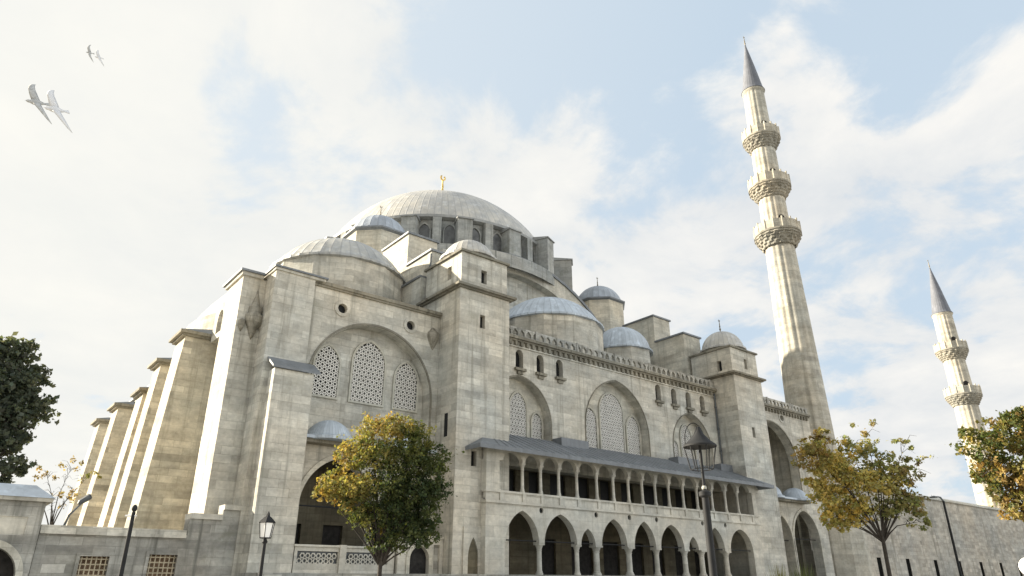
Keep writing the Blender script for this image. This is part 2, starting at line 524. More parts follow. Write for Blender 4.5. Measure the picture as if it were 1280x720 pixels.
structure('ground', bm, mg)

# ------------------------------------------------------------------ the mosque
mq = thing('mosque', 'great limestone mosque with lead domes, buttresses and a two storey arcaded gallery', 'mosque', (0, 27.6, -1.7))

WY = 2.2            # plane of the side front between the stair towers
# plinth and inner mass
obj('plinth', boxes((-27.0, 28.6, -1.0, 57, -1.7, 0.40)), 'rubble', mq)
obj('hall_wall', boxes((-26.4, -12.0, 6.0, 57, 0.3, 15.9), (-12.0, 13.2, 5.0, 57, 0.3, 15.9), (13.2, 27.5, 6.0, 57, 0.3, 15.9)), 'stone', mq)
obj('aisle_roof', boxes((-26.6, 27.7, 2.6, 57.2, 15.95, 16.12)), 'lead_roof', mq)

# --- upper side front
Z0F, Z1F = 7.0, 15.75
win_x = [-11.25, -9.42, -7.5, -5.62, 5.4, 7.42, 9.36, 11.3]
wins = [arch(x, 0.34, 13.72, 14.72, 15.08, 5) for x in win_x]
A = [(-9.4, 2.78, 13.12, 10.1), (0.30, 3.45, 14.45, 10.5), (9.36, 2.55, 13.2, 10.2)]
bm = bmesh.new()
slab(bm, rect(-12.1, 13.2, Z0F, Z1F), wins + [arch(cx, h, 8.2, zs, za, 14) for cx, h, za, zs in A], WY, WY + 1.0)
front = obj('front_wall', bm, 'stone', mq)
obj('arch_infill', boxes((-12.1, 13.2, WY + 0.72, WY + 0.99, 7.6, 14.6 - 1.1)), 'pale', mq)
bm = bmesh.new(); slab(bm, arch(0.3, 3.6, 13.4, 13.45, 14.6, 8), [], WY + 0.73, WY + 0.985)
obj('arch_infill', bm, 'pale', mq)
for x, w in zip(win_x, wins):
    o = dark_window(mq, w, WY + 0.45, WY + 0.55, name='arched_window')
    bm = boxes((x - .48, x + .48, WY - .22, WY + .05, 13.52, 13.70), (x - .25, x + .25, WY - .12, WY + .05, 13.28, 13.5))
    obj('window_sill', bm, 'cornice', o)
    bm = bmesh.new()
    for k in (-0.12, 0.12): box(bm, x + k - .02, x + k + .02, WY + .4, WY + .44, 13.75, 14.9)
    for k in (13.95, 14.25, 14.55): box(bm, x - .33, x + .33, WY + .405, WY + .435, k, k + .035)
    obj('window_grille', bm, 'iron', o)
yl = WY + 0.66
for cx, h, z0, zs, za in ((-10.9, .8, 9.0, 10.8, 11.7), (-9.05, .85, 9.0, 11.1, 12.35), (-7.35, .56, 9.0, 10.3, 11.1),
                          (-2.1, .82, 9.0, 11.2, 12.3), (0.32, 1.38, 9.0, 12.2, 13.75), (2.7, .82, 9.0, 11.1, 12.3),
                          (7.75, .5, 9.0, 10.3, 11.0), (9.36, .8, 9.0, 11.3, 12.5), (10.95, .5, 9.0, 10.2, 11.0)):
    lattice_window(mq, cx, h, z0, zs, za, yl)
# arch mouldings, coloured dark to draw the shadow line of each recess
for cx, h, za, zs in A:
    bm = bmesh.new()
    o_, i_ = arch(cx, h + .10, 8.6, zs, za + .11, 14), arch(cx, h + .02, 8.6, zs, za + .02, 14)
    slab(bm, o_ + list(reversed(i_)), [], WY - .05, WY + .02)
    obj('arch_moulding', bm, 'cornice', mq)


def run_cornice(parent, x0, x1, y, z, depth=0.35, bal=True, dent=True, bz=None):
    bm = bmesh.new()
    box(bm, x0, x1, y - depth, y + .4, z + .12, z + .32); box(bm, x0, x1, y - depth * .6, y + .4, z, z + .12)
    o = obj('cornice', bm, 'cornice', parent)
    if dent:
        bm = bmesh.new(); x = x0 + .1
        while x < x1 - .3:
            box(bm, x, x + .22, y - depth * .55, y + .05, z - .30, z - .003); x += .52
        obj('dentils', bm, 'cornice', o)
    if bal:
        zb = z + .322; bm = bmesh.new(); holes = []; x = x0 + .35
        while x < x1 - .3:
            holes.append([(x - .22, zb + .14), (x - .22, zb + .40), (x, zb + .62), (x + .22, zb + .40), (x + .22, zb + .14)]); x += .62
        slab(bm, rect(x0, x1, zb, zb + .72), holes, y - .12, y + .05)
        x = x0
        while x < x1:
            box(bm, x, x + .16, y - .16, y + .09, zb, zb + .78); x += 4.1
        obj('balustrade', bm, 'rubble', o)
    return o


run_cornice(mq, -12.1, 13.2, WY, 15.62)
# downpipes and stain-free string course
obj('string_course', boxes((-12.1, 13.2, WY - .10, WY + .1, 15.05 + .15, 15.05 + .25)), 'stone', mq)

for x, y, z0, z1 in ((-15.62, 4.55, 16.2, 21.6), (-11.9, WY - .12, 9.1, 15.5), (13.05, WY - .12, 9.1, 15.5), (17.7, WY - .12, 8.0, 15.3)):
    bm = bmesh.new(); tube(bm, [(x, y, z0), (x, y, z1)], [.07, .07], 7)
    for k in range(3): lathe(bm, [(.07, 0), (.11, .03), (.11, .12), (.07, .15)], 8, (x, y), z0 + (z1 - z0) * (.2 + .3 * k))
    obj('downpipe', bm, 'greyiron', mq)

# --- two storey arcade
AY = -0.5
low = [(-12.74, -10.19, 3.94), (-9.75, -7.04, 3.89), (-6.69, -5.42, 3.14), (-4.84, -2.43, 3.85), (-1.73, 0.47, 3.85), (0.97, 3.51, 3.77),
       (4.05, 5.16, 3.05), (6.30, 8.37, 3.80), (9.08, 12.05, 3.80)]
colx = [-13.06, -11.33, -9.86, -8.34, -6.75, -4.93, -3.34, -1.84, -0.42, 0.97, 2.46, 4.1, 5.75, 7.6, 9.33, 10.95, 12.61]


def scallop(x0, x1, ztop, zs, ops):
    """wall whose lower edge is a row of arches (x0,x1,zap)"""
    pts = [(x0, zs), (x0, ztop), (x1, ztop), (x1, zs)]
    for a, b_, zap in reversed(ops):
        ar = arch((a + b_) / 2, (b_ - a) / 2, zs, zs, zap, 9)
        pts += list(reversed(ar))
    clean = []
    for p in pts:
        if not clean or hypot(p[0] - clean[-1][0], p[1] - clean[-1][1]) > 1e-4: clean.append(p)
    return clean


SPR = 2.15
bm = bmesh.new()
rd = [circ(x, 4.02, .17) for x in (-9.97, -5.05 - .2, -2.08, 0.72, 5.9, 8.72)]
slab(bm, scallop(-14.2, 13.35, 4.25, SPR, low), [c for c in rd if True], AY, AY + .55)
box(bm, -14.2, -12.80, AY, AY + .55, .40, SPR - .002); box(bm, 12.07, 13.35, AY, AY + .55, .40, SPR - .002)
arc = obj('arcade_wall', bm, 'marble', mq)
bm = bmesh.new()
for x in (-9.97, -5.25, -2.08, 0.72, 5.9, 8.72): slab(bm, circ(x, 4.02, .16), [], AY + .12, AY + .2)
obj('roundel', bm, 'glass', arc)
# lower columns
gaps = [((low[i][1] + low[i + 1][0]) / 2, low[i + 1][0] - low[i][1]) for i in range(len(low) - 1)]


def column(name, x, y, z0, z1, r, parent, mat='marble'):
    bm = bmesh.new()
    H = z1 - z0
    lathe(bm, [(r * 1.45, 0), (r * 1.45, .10), (r * 1.2, .13), (r * 1.2, .2), (r, .24), (r * .92, H - .42), (r * 1.05, H - .40),
               (r * 1.05, H - .36), (r * .95, H - .34), (r * 1.5, H - .10), (r * 1.5, H - .101)], 14, (x, y), z0)
    box(bm, x - r * 1.55, x + r * 1.55, y - r * 1.55, y + r * 1.55, z1 - .10, z1 - .004)
    return obj(name, bm, mat, parent, smooth=True, auto=35)


for x, w in gaps: column('arcade_column', x, AY + .27, .40, SPR, min(.2, max(.15, w * .36)), mq)
# tie rods
bm = bmesh.new()
tube(bm, [(-13.2, AY + .27, SPR + .12), (12.8, AY + .27, SPR + .12)], [.035] * 2, 6)
obj('tie_rod', bm, 'iron', mq)
# gallery
obj('gallery_floor', boxes((-14.2, 13.35, AY + .1, 4.3, 4.26, 4.5)), 'marble', mq)
bm = bmesh.new()
box(bm, -14.26, 13.41, AY - .10, AY + .45, 4.252, 4.40); box(bm, -14.2, 13.35, AY + .02, AY + .25, 4.40, 4.86)
box(bm, -14.26, 13.41, AY - .06, AY + .35, 4.86, 4.98)
for i, x in enumerate(colx): box(bm, x - .14, x + .14, AY - .05, AY + .3, 4.41, 4.859)
obj('gallery_parapet', bm, 'marble', mq)
gops = [(a + .11, b_ - .11, 7.28) for a, b_ in zip(colx, colx[1:])]
bm = bmesh.new()
slab(bm, scallop(-14.2, 13.35, 7.55, 6.72, gops), [], AY, AY + .32)
box(bm, -14.2, -13.22, AY, AY + .5, 4.98, 6.72); box(bm, 12.80, 13.35, AY, AY + .5, 4.98, 6.72)
obj('gallery_arches', bm, 'marble', mq)
for x in colx[1:-1]: column('gallery_column', x, AY + .17, 4.98, 6.72, .105, mq)
for xa in (-14.2, 12.85): obj('arcade_end_wall', boxes((xa, xa + .5, AY + .56, 4.3, .40, 7.5)), 'marble', mq)
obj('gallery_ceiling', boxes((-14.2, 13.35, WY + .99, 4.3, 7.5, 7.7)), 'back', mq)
# wall behind the galleries, with doors and windows
doors = [rect(-10.2, -8.6, .42, 2.75), rect(-6.2, -4.5, .42, 2.75), rect(-3.0, -.9, .42, 2.75), rect(.2, 1.9, .42, 2.75), rect(3.1, 4.6, .42, 2.75),
         rect(5.6, 7.0, .42, 2.75), rect(8.4, 10.0, .42, 2.75), rect(10.9, 12.4, .42, 2.75)]
uwin = [rect(x, x + w, 4.9, 7.15) for x, w in ((-11.9, .9), (-9.6, 1.5), (-6.9, .9), (-4.9, 1.5), (-2.2, 1.2), (.2, 1.1), (2.5, 1.4), (4.9, 1.7), (7.4, 1.1), (9.1, 1.5), (11.2, 1.1))]
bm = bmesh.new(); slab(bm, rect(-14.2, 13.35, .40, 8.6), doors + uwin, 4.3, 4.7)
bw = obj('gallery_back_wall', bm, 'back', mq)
for d in doors: dark_window(bw, d, 4.5, 4.58, mat='wood', name='door')
for d in uwin: dark_window(bw, d, 4.5, 4.58, name='window_pane')
# canopy: hipped lead roof
bm = bmesh.new()
e0, e1 = (-15.4, -1.5, 7.36), (14.7, -1.5, 7.36)
tA, tB = (-12.3, WY - .003, 9.02), (13.1, WY - .003, 9.02)
L0, L1 = (-15.4, 2.0, 7.36), (14.7, 2.0, 7.36)
pts = [e0, e1, tB, tA, L0, L1]
up_ = [bm.verts.new(p) for p in pts]; lo_ = [bm.verts.new((p[0], p[1], p[2] - .24)) for p in pts]
for f in ((0, 1, 2, 3), (0, 3, 4), (1, 5, 2)):
    bm.faces.new([up_[i] for i in f]); bm.faces.new([lo_[i] for i in reversed(f)])
for a, b_ in ((0, 1), (4, 0), (1, 5)): bm.faces.new((up_[a], up_[b_], lo_[b_], lo_[a]))
cr = obj('canopy_roof', bm, 'lead_roof', mq)
bm = bmesh.new(); x = -14.0
while x < 13.6:
    k = min(max(x, -12.2), 13.0)
    tube(bm, [(x, -1.5, 7.375), (k, WY - .05, 9.01)], [.022] * 2, 5); x += .62
obj('standing_seams', bm, 'lead_roof', cr)
# small raised lead hatches on the canopy
for x in (-6.5, 6.0, 11.6):
    bm = boxes((x, x + 2.6, 1.25, WY, 8.5, 9.16)); obj('roof_hatch', bm, 'lead_roof', cr)


# --- stair towers
def stair_tower(x0, x1, zc, zt, dz, fwins, cwins, lwins, fin):
    """square tower: shaft to the cornice zc, set-back cupola storey to zt, small dome of rise dz"""
    y0, y1 = 0.0, 4.6
    holes = [rect(x - .2, x + .2, z - .45, z + .45) for x, z in fwins]
    bm = bmesh.new(); slab(bm, rect(x0, x1, -1.7, zc), holes, y0, y0 + .5)
    box(bm, x0, x1, y0 + .5, y1, -1.7, zc)
    tw = obj('stair_tower', bm, 'stone', mq)
    for h_ in holes:
        dark_window(tw, h_, y0 + .33, y0 + .4)
    # cornice
    bm = boxes((x0 - .18, x1 + .18, y0 - .18, y1 + .1, zc + .003, zc + .10), (x0 - .36, x1 + .36, y0 - .36, y1 + .2, zc + .10, zc + .26))
    obj('tower_cornice', bm, 'cornice', tw)
    a, b_, c_ = x0 + .12, x1 - .12, y0 + .12
    hs = [rect(x - .23, x + .23, z - .5, z + .45) for x, z in cwins]
    hl = [rect(y - .23, y + .23, z - .5, z + .45) for y, z in lwins]
    bm = bmesh.new()
    slab(bm, rect(a, b_, zc + .26, zt), hs, c_, c_ + .5)
    slab(bm, rect(c_ + .5, y1 - .2, zc + .26, zt), hl, a, a + .5, 'X')
    box(bm, a + .5, b_, c_ + .5, y1 - .2, zc + .26, zt)
    cu = obj('cupola_storey', bm, 'stone', mq)
    for h_ in hs: dark_window(cu, h_, c_ + .35, c_ + .42)
    for h_ in hl: dark_window(cu, h_, a + .35, a + .42, 'X')
    bm = boxes((a - .16, b_ + .16, c_ - .16, y1 - .05, zt + .003, zt + .15)); obj('cupola_cornice', bm, 'cornice', cu)
    cx = (x0 + x1) / 2; r = (x1 - x0) * .5 - .12; cy = c_ + r + .05
    bm = bmesh.new(); lathe(bm, [(r, 0), (r, .45)], 8, (cx, cy), zt + .15, pi / 8); obj('cupola_drum', bm, 'stone', cu)
    dome('cupola_dome', mq, cx, cy, zt + .62, r * .95, dz, 28, 'lead_small', fin, 'brass')
    return tw


tl = stair_tower(-16.1, -12.1, 17.35, 20.0, 1.35, [(-14.3, 15.4), (-14.76, 6.72)], [(-14.15, 18.65)], [(1.5, 18.9)], 0.0)
tr = stair_tower(13.25, 17.5, 16.9, 19.5, 1.75, [(15.2, 12.0)], [(15.6, 18.3)], [(1.4, 18.0)], 1.5)
# pointed niche low in the left tower
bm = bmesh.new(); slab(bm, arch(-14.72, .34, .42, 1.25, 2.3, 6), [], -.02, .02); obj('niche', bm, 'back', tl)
bm = bmesh.new(); o_ = rect(-15.4, -14.1, .42, 2.9); slab(bm, o_, [arch(-14.72, .36, .43, 1.25, 2.34, 6)], -.08, .0); obj('niche_frame', bm, 'stone', tl)
# slit on the tower's flank
dark_window(tl, rect(.9, 1.25, 8.0, 9.4), -16.115, -16.08, 'X')


# --- end bays with the great blind arches
def bay(x0, x1, cx, mirror):
    s = -1 if mirror else 1
    fl = lambda v: cx + (v + 20.6) * s     # written for the left bay, whose arch is centred on -20.6
    big = arch(cx, 3.95, 7.25, 10.3, 14.2, 16)
    D1 = (25.2, 2.2, .4, 3.6, 6.2) if mirror else (-22.1, 2.15, .4, 3.6, 6.25)
    D2 = (21.3, 1.3, .4, 3.4, 5.55) if mirror else (-18.35, 1.35, .4, 3.4, 5.5)
    d1 = arch(D1[0], D1[1], -1.6, D1[3], D1[4], 12); d2 = arch(D2[0], D2[1], -1.6, D2[3], D2[4], 12)
    rds = [circ(fl(-22.95), 14.85, .3), circ(fl(-18.3), 14.85, .3)]
    bm = bmesh.new()
    slab(bm, rect(x0, x1, -1.7, 16.2), [big, d1, d2] + rds, WY, WY + .8)
    w = obj('bay_wall', bm, 'stone', mq)
    bm = bmesh.new(); [slab(bm, c, [], WY + .25, WY + .35) for c in rds]; obj('roundel', bm, 'glass', w)
    for c in rds:
        mx = sum(p[0] for p in c) / len(c)
        bm = bmesh.new(); slab(bm, circ(mx, 14.85, .5, 16), [circ(mx, 14.85, .3, 16)], WY - .06, WY + .002); obj('roundel_ring', bm, 'stone', w)
    inf = boxes((x0, x1, WY + (3.2 if mirror else .80), WY + (3.6 if mirror else 1.3), 6.6, 15.4)); inf = obj('arch_infill', inf, 'stone', mq)
    yw = WY + (3.14 if mirror else .74)
    if mirror: obj('arch_soffit', boxes((x0, x1, WY + .8, WY + 3.2, 14.6, 15.4), (x0, cx - 4.6, WY + .8, WY + 3.2, 6.6, 14.6), (cx + 4.6, x1, WY + .8, WY + 3.2, 6.6, 14.6)), 'stone', mq)
    for gx, h, z0, zs, za in ((fl(-23.2), .86, 9.6, 11.6, 12.85), (fl(-20.55), 1.16, 9.6, 12.1, 13.6), (fl(-17.95), .90, 9.6, 11.5, 12.8)):
        lattice_window(mq, gx, h, z0, zs, za, yw, ro=.145)
    # moulding round the arch, dark as a painted shadow line, and round the door arches
    for cc, h, z0, zs, za, mw, mm in ((cx, 3.95, 7.4, 10.3, 14.2, .13, 'cornice'), (*D1, .25, 'pale'), (*D2, .25, 'pale')):
        bm = bmesh.new(); o_, i_ = arch(cc, h + mw, z0, zs, za + mw * 1.12, 16), arch(cc, h + .02, z0, zs, za + .02, 16)
        slab(bm, o_ + list(reversed(i_)), [], WY - .08, WY + .03); obj('arch_moulding', bm, mm, mq)
    for dd in (D1, D2):
        bm = bmesh.new(); tube(bm, [(dd[0] - dd[1], WY + .4, dd[3] + .1), (dd[0] + dd[1], WY + .4, dd[3] + .1)], [.04] * 2, 6); obj('tie_rod', bm, 'iron', w)
    # porch behind the lower arches
    bm = bmesh.new(); bwin = [rect(fl(-23.2) - .5, fl(-23.2) + .5, 1.2, 3.0), rect(fl(-20.8) - .6, fl(-20.8) + .6, .4, 3.0), rect(fl(-18.3) - .5, fl(-18.3) + .5, 1.0, 3.0)]
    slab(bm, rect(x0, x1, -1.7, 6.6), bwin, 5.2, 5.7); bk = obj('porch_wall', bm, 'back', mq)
    for d in bwin: dark_window(bk, d, 5.45, 5.52, mat='wood', name='window_pane')
    # lead covered shelf with a little dome under the big arch
    a, b_ = sorted((fl(-24.55), fl(-16.65)))
    bm = boxes((a, b_, WY - .75, WY + .79, 6.80, 6.98)); sh = obj('porch_cornice', bm, 'cornice', mq)
    bm = boxes((a - .1, b_ + .1, WY - .95, WY + .78, 6.98, 7.14)); obj('porch_roof', bm, 'lead_side', sh)
    for dx in (-23.0, -19.0): 
        dome('porch_dome', mq, fl(dx), WY - .02, 7.25, 1.25 if dx < -20 else 1.0, .95, 20, 'lead_side')
    return w


bay(-24.95, -16.1, -20.6, False)
bay(17.5, 29.2, 21.6, True)
run_cornice(mq, -24.9, -16.1, WY, 15.85, depth=.22, bal=False, dent=False)
run_cornice(mq, 17.5, 29.0, WY, 15.5)
# muqarnas water bracket where the bay meets the tower
bm = bmesh.new()
lathe(bm, [(.0, -.8), (.12, -.6), (.24, -.35), (.34, -.1), (.40, 0.1), (.40, .4), (.30, .5), (.12, .75), (0, .85)], 10, (-16.62, WY + .05), 14.3,
      rmod=lambda i, z: 1 + .08 * (i % 2))
obj('corner_bracket', bm, 'corbel', mq, smooth=True, auto=50)

# --- corner pier and low buttress
bm = boxes((-27.2, -24.9, 1.9, 6.2, -1.7, 16.05)); obj('corner_pier', bm, 'stone', mq)
bm = boxes((-27.28, -24.3, 1.80, 6.4, 16.053, 16.2)); pc = obj('pier_cornice', bm, 'stone', mq)
obj('cornice_edge', boxes((-27.36, -24.2, 1.70, 6.5, 16.2, 16.30)), 'lead_roof', pc)
bm = boxes((-26.85, -24.7, 1.0, 2.9, -1.7, 10.25)); lb = obj('low_buttress', bm, 'stone', mq)
bm = bmesh.new()
vv = [bm.verts.new(p) for p in ((-27.0, .85, 10.253), (-24.4, .85, 10.253), (-24.4, 1.897, 10.9), (-27.0, 1.897, 10.9), (-27.0, .85, 10.37), (-24.4, .85, 10.37), (-24.4, 1.897, 11.05), (-27.0, 1.897, 11.05))]
for f in ((0, 1, 5, 4), (4, 5, 6, 7), (0, 4, 7, 3), (1, 2, 6, 5), (0, 3, 2, 1), (2, 3, 7, 6)): bm.faces.new([vv[i] for i in f])
obj('sloped_cap', bm, 'lead_roof', lb)


def taper_buttress(y0, y1, zt, xo=-28.7, batter=1.15, xi=-26.3, zb=-1.7, mat='warm'):
    bm = bmesh.new()
    v = [bm.verts.new(p) for p in ((xo - batter, y0, zb), (xi, y0, zb), (xi, y1, zb), (xo - batter, y1, zb), (xo, y0, zt), (xi, y0, zt), (xi, y1, zt), (xo, y1, zt))]
    for f in ((0, 1, 2, 3), (4, 5, 6, 7), (0, 1, 5, 4), (1, 2, 6, 5), (2, 3, 7, 6), (3, 0, 4, 7)): bm.faces.new([v[i] for i in f])
    bt = obj('buttress', bm, mat, mq)
    bm = boxes((xo - .22, xi, y0 - .2, y1 + .2, zt + .003, zt + .14), (xo - .42, xi, y0 - .38, y1 + .38, zt + .14, zt + .34))
    obj('buttress_cornice', bm, 'cornice', bt)
    bm = bmesh.new()
    v = [bm.verts.new(p) for p in ((xo - .38, y0 - .34, zt + .343), (xo - .38, y1 + .34, zt + .343), (xi, y1 + .34, zt + .343), (xi, y0 - .34, zt + .343), (xi, y0 + .2, zt + 1.0), (xi, y1 - .2, zt + 1.0))]
    for f in ((0, 1, 2, 3), (0, 3, 4), (0, 4, 5, 1), (1, 5, 2), (2, 5, 4, 3)): bm.faces.new([v[i] for i in f])
    obj('buttress_cap', bm, 'lead_roof', bt)
    return bt


bm = boxes((-28.5, -27.203, 3.35, 6.1, -1.7, 15.85)); cb = obj('corner_buttress', bm, 'stone', mq)
obj('buttress_cornice', boxes((-28.62, -27.4, 3.22, 6.2, 15.853, 16.06)), 'stone', cb)
obj('cornice_edge', boxes((-28.74, -27.4, 3.08, 6.4, 16.06, 16.18)), 'lead_roof', cb)
taper_buttress(13.3, 15.6, 14.9)
taper_buttress(19.0, 21.0, 14.3)
taper_buttress(23.0, 25.2, 13.0)
taper_buttress(32.2, 34.6, 13.6)
taper_buttress(40.0, 42.2, 13.6)
# hanging stone spirelet with drops on the corner buttress
bm = bmesh.new()
lathe(bm, [(.0, -1.1), (.14, -.8), (.26, -.45), (.42, -.15), (.47, 0), (.47, .3), (.34, .42), (.34, .8), (.24, .92), (.09, 1.5), (.0, 1.9)], 12, (-27.6, 3.33), 13.3,
      rmod=lambda i, z: 1 + .06 * (i % 2))
for dx in (-.62, .5): lathe(bm, [(0, -.5), (.16, -.2), (.18, .15), (0, .3)], 8, (-27.6 + dx, 3.28), 13.05)
obj('spirelet_bracket', bm, 'corbel', mq, smooth=True, auto=50)
# open parapet above the qibla wall
bm = bmesh.new()
slab(bm, rect(6.4, 12.9, 14.6, 17.0), [arch(y, .55, 15.0, 16.0, 16.6, 6) for y in (7.4, 8.8, 10.2, 11.6)], -27.2, -26.75, 'X')
obj('open_parapet', bm, 'stone', mq)

# --- aisle domes
def side_dome(x, y, zb, r, h, zd, ribs, mat, fin=0.0):
    bm = bmesh.new(); lathe(bm, [(r + .12, zd), (r + .12, zb - .28)], 12 if r > 4 else 8, (x, y), 0, pi / 12)
    dr = obj('dome_drum', bm, 'stone', mq)
    return dome('aisle_dome', mq, x, y, zb, r, h, ribs, mat, fin, 'brass')


side_dome(-19.7, 10.6, 20.5, 4.7, 2.8, 16.1, 44, 'lead_corner', 0)
side_dome(-0.35, 9.3, 20.55, 4.75, 2.75, 16.1, 48, 'lead_side', 0)
side_dome(8.75, 8.9, 20.2, 2.75, 2.45, 16.1, 30, 'lead_side', 0)
side_dome(-9.2, 8.9, 20.2, 2.9, 2.45, 16.1, 30, 'lead_side', 0)
side_dome(21.0, 10.6, 19.6, 4.3, 2.6, 16.1, 44, 'lead_side', 0)

# --- stepped buttresses climbing from the stair towers to the piers
for xa, xb, o in ((-15.5, -12.9, -1), (13.0, 15.5, 1)):
    bm = boxes((xa, xb, 4.7, 8.15, 16.1, 21.9), (xa, xb, 8.15, 12.2, 16.1, 24.7))
    st = obj('stepped_buttress', bm, 'pale', mq)
    e = .14
    for bx in ((xa - e, xb + e, 4.7 - e, 8.149, 21.903, 22.06), (xa - e, xb + e, 8.15 - e, 12.199, 24.703, 24.86)): obj('step_capping', boxes(bx), 'lead_roof', st)
obj('shoulder_wall', boxes((-16.3, -15.503, 4.6, 9.2, 16.1, 19.6)), 'stone', mq)
obj('shoulder_capping', boxes((-16.42, -15.503, 4.6, 9.3, 19.603, 19.75)), 'lead_roof', mq)

# --- central block: great side arch, weight turrets, drum and dome
YC = 27.6
bm = bmesh.new(); 
outer = [(-14.8, 16.1)] + arch(0, 15.0, 24.0, 24.0, 29.2, 18)[0:0]
R1, R2 = 13.4, 15.1
def arc_pts(R, z0, xlim, n=20):
    a = math.acos(min(1, xlim / R)); return [(R * cos(pi - a - (pi - 2 * a) * i / n), z0 + R * sin(pi - a - (pi - 2 * a) * i / n)) for i in range(n + 1)]
ex = arc_pts(R2, 14.1, 13.6); inn = arc_pts(R1, 14.1, 13.2)
ring_ = ex + [(13.6, 16.1), (13.2, 16.1)] + list(reversed(inn)) + [(-13.2, 16.1), (-13.6, 16.1)]
slab(bm, ring_, [], 13.6, 17.0); ga = obj('great_arch', bm, 'stone', mq)
bm = bmesh.new()
ex2 = arc_pts(R2 + .25, 14.1, 12.9); in2 = arc_pts(R2 + .003, 14.1, 12.9)
slab(bm, ex2 + list(reversed(in2)), [], 13.45, 17.0); obj('arch_capping', bm, 'lead_roof', ga)
# stepped extrados on top of the arch
bm = bmesh.new()
for k in range(7):
    for s in (-1, 1):
        x0, x1 = 1.6 + k * 1.7, 3.3 + k * 1.7
        zt = 14.1 + sqrt(max(0, (R2 + .25) ** 2 - x0 * x0)) + .18
        box(bm, min(s * x0, s * x1), max(s * x0, s * x1), 14.4, 17.3, zt - 1.2, zt)
box(bm, -1.6, 1.6, 14.4, 17.3, 28.3, 29.7)
obj('stepped_extrados', bm, 'stone', ga)
tw_ = [arch(x, .75, 18.4, 20.6, 21.6, 6) for x in (-7.5, -4.5, -1.5, 1.5, 4.5, 7.5)] + [arch(x, .75, 22.6, 24.2, 25.1, 6) for x in (-4.5, -1.5, 1.5, 4.5)]
bm = bmesh.new(); slab(bm, [(-13.2, 16.1)] + inn + [(13.2, 16.1)], tw_, 14.5, 15.2); ty = obj('tympanum', bm, 'stone', mq)
for w in tw_: dark_window(ty, w, 14.75, 14.85, mat='gridglass')
obj('central_block', boxes((-13.5, 13.5, 17.3, 41.2, 16.1, 28.3)), 'stone', mq)
DX, DB = -0.4, 33.0
bm = bmesh.new(); lathe(bm, [(14.9, 27.6), (14.9, 28.9), (13.0, 29.2)], 64, (DX, YC)); obj('drum_base', bm, 'drumstone', mq)
bm = bmesh.new(); lathe(bm, [(12.5, 28.6), (12.5, DB - .05)], 96, (DX, YC)); drum = obj('dome_drum', bm, 'drumstone', mq)
for i in range(32):
    a = 2 * pi * (i + .5) / 32
    mt = Matrix.Translation((DX, YC, 0)) @ Matrix.Rotation(a, 4, 'Z')
    if sin(a) < .55:
        bm = bmesh.new(); slab(bm, arch(0, .56, 29.5, 31.3, 32.1, 5), [], 12.47, 12.58, 'X'); bmesh.ops.transform(bm, matrix=mt, verts=bm.verts)
        wd_ = obj('drum_window', bm, 'gridglass', drum)
        bm = bmesh.new(); o_ = arch(0, .66, 29.4, 31.3, 32.25, 5); slab(bm, o_, [arch(0, .54, 29.52, 31.3, 32.08, 5)], 12.52, 12.70, 'X'); bmesh.ops.transform(bm, matrix=mt, verts=bm.verts)
        obj('window_frame', bm, 'drumstone', drum)
for i in range(16):
    a = 2 * pi * i / 16
    mt = Matrix.Translation((DX, YC, 0)) @ Matrix.Rotation(a, 4, 'Z')
    ro_, zt_ = {14: (15.2, DB + .1), 13: (14.2, DB + .25)}.get(i, (13.9, DB - .75))
    bm = boxes((12.5, ro_, -.72, .72, 28.5, zt_)); bmesh.ops.transform(bm, matrix=mt, verts=bm.verts)
    dbt = obj('drum_buttress', bm, 'drumstone', drum)
    bm = bmesh.new(); vv = [bm.verts.new(p) for p in ((12.5, -.82, zt_ + .003), (ro_ + .14, -.82, zt_ + .003), (ro_ + .14, .82, zt_ + .003), (12.5, .82, zt_ + .003), (12.5, -.82, zt_ + .45), (ro_ + .14, -.82, zt_ + .12), (ro_ + .14, .82, zt_ + .12), (12.5, .82, zt_ + .45))]
    for f in ((0, 1, 2, 3), (4, 5, 6, 7), (0, 1, 5, 4), (1, 2, 6, 5), (2, 3, 7, 6), (3, 0, 4, 7)): bm.faces.new([vv[k] for k in f])
    bmesh.ops.transform(bm, matrix=mt, verts=bm.verts); obj('buttress_capping', bm, 'lead_drum', drum)
    # slim pilaster half way between two buttresses
    mt = Matrix.Translation((DX, YC, 0)) @ Matrix.Rotation(a + pi / 16, 4, 'Z')
    bm = boxes((12.4, 13.35, -.42, .42, 28.5, DB - .5)); bmesh.ops.transform(bm, matrix=mt, verts=bm.verts); obj('pilaster', bm, 'drumstone', drum)
obj('drum_cornice', lathe(bmesh.new(), [(12.6, DB - .45), (13.05, DB - .3), (13.05, DB - .02), (12.5, DB + .02)], 96, (DX, YC)), 'lead_drum', drum)
dm = dome('main_dome', mq, DX, YC, DB, 12.75, 8.2, 56, 'lead_main', 5.0, 'gold', ridge=.0, eave=False)


def turret(x, y, zb, r, h, fin):
    bm = bmesh.new(); lathe(bm, [(r + .3, 16.1), (r + .3, zb - .35)], 8, (x, y), 0, pi / 8)
    tu = obj('weight_turret', bm, 'pale', mq)
    obj('turret_cornice', lathe(bmesh.new(), [(r + .3, zb - .5), (r + .55, zb - .36), (r + .55, zb - .22), (r, zb - .2)], 8, (x, y), 0, pi / 8), 'lead_roof', tu)
    dome('turret_dome', mq, x, y, zb, r, h, 24, 'lead_turret', fin, 'brass', ridge=.02)


for x in (-13.9, 13.9):
    for y in (16.4, 39.0): turret(x, y, 28.1 if x < 0 else 28.8, 2.55, 2.05, 1.5)
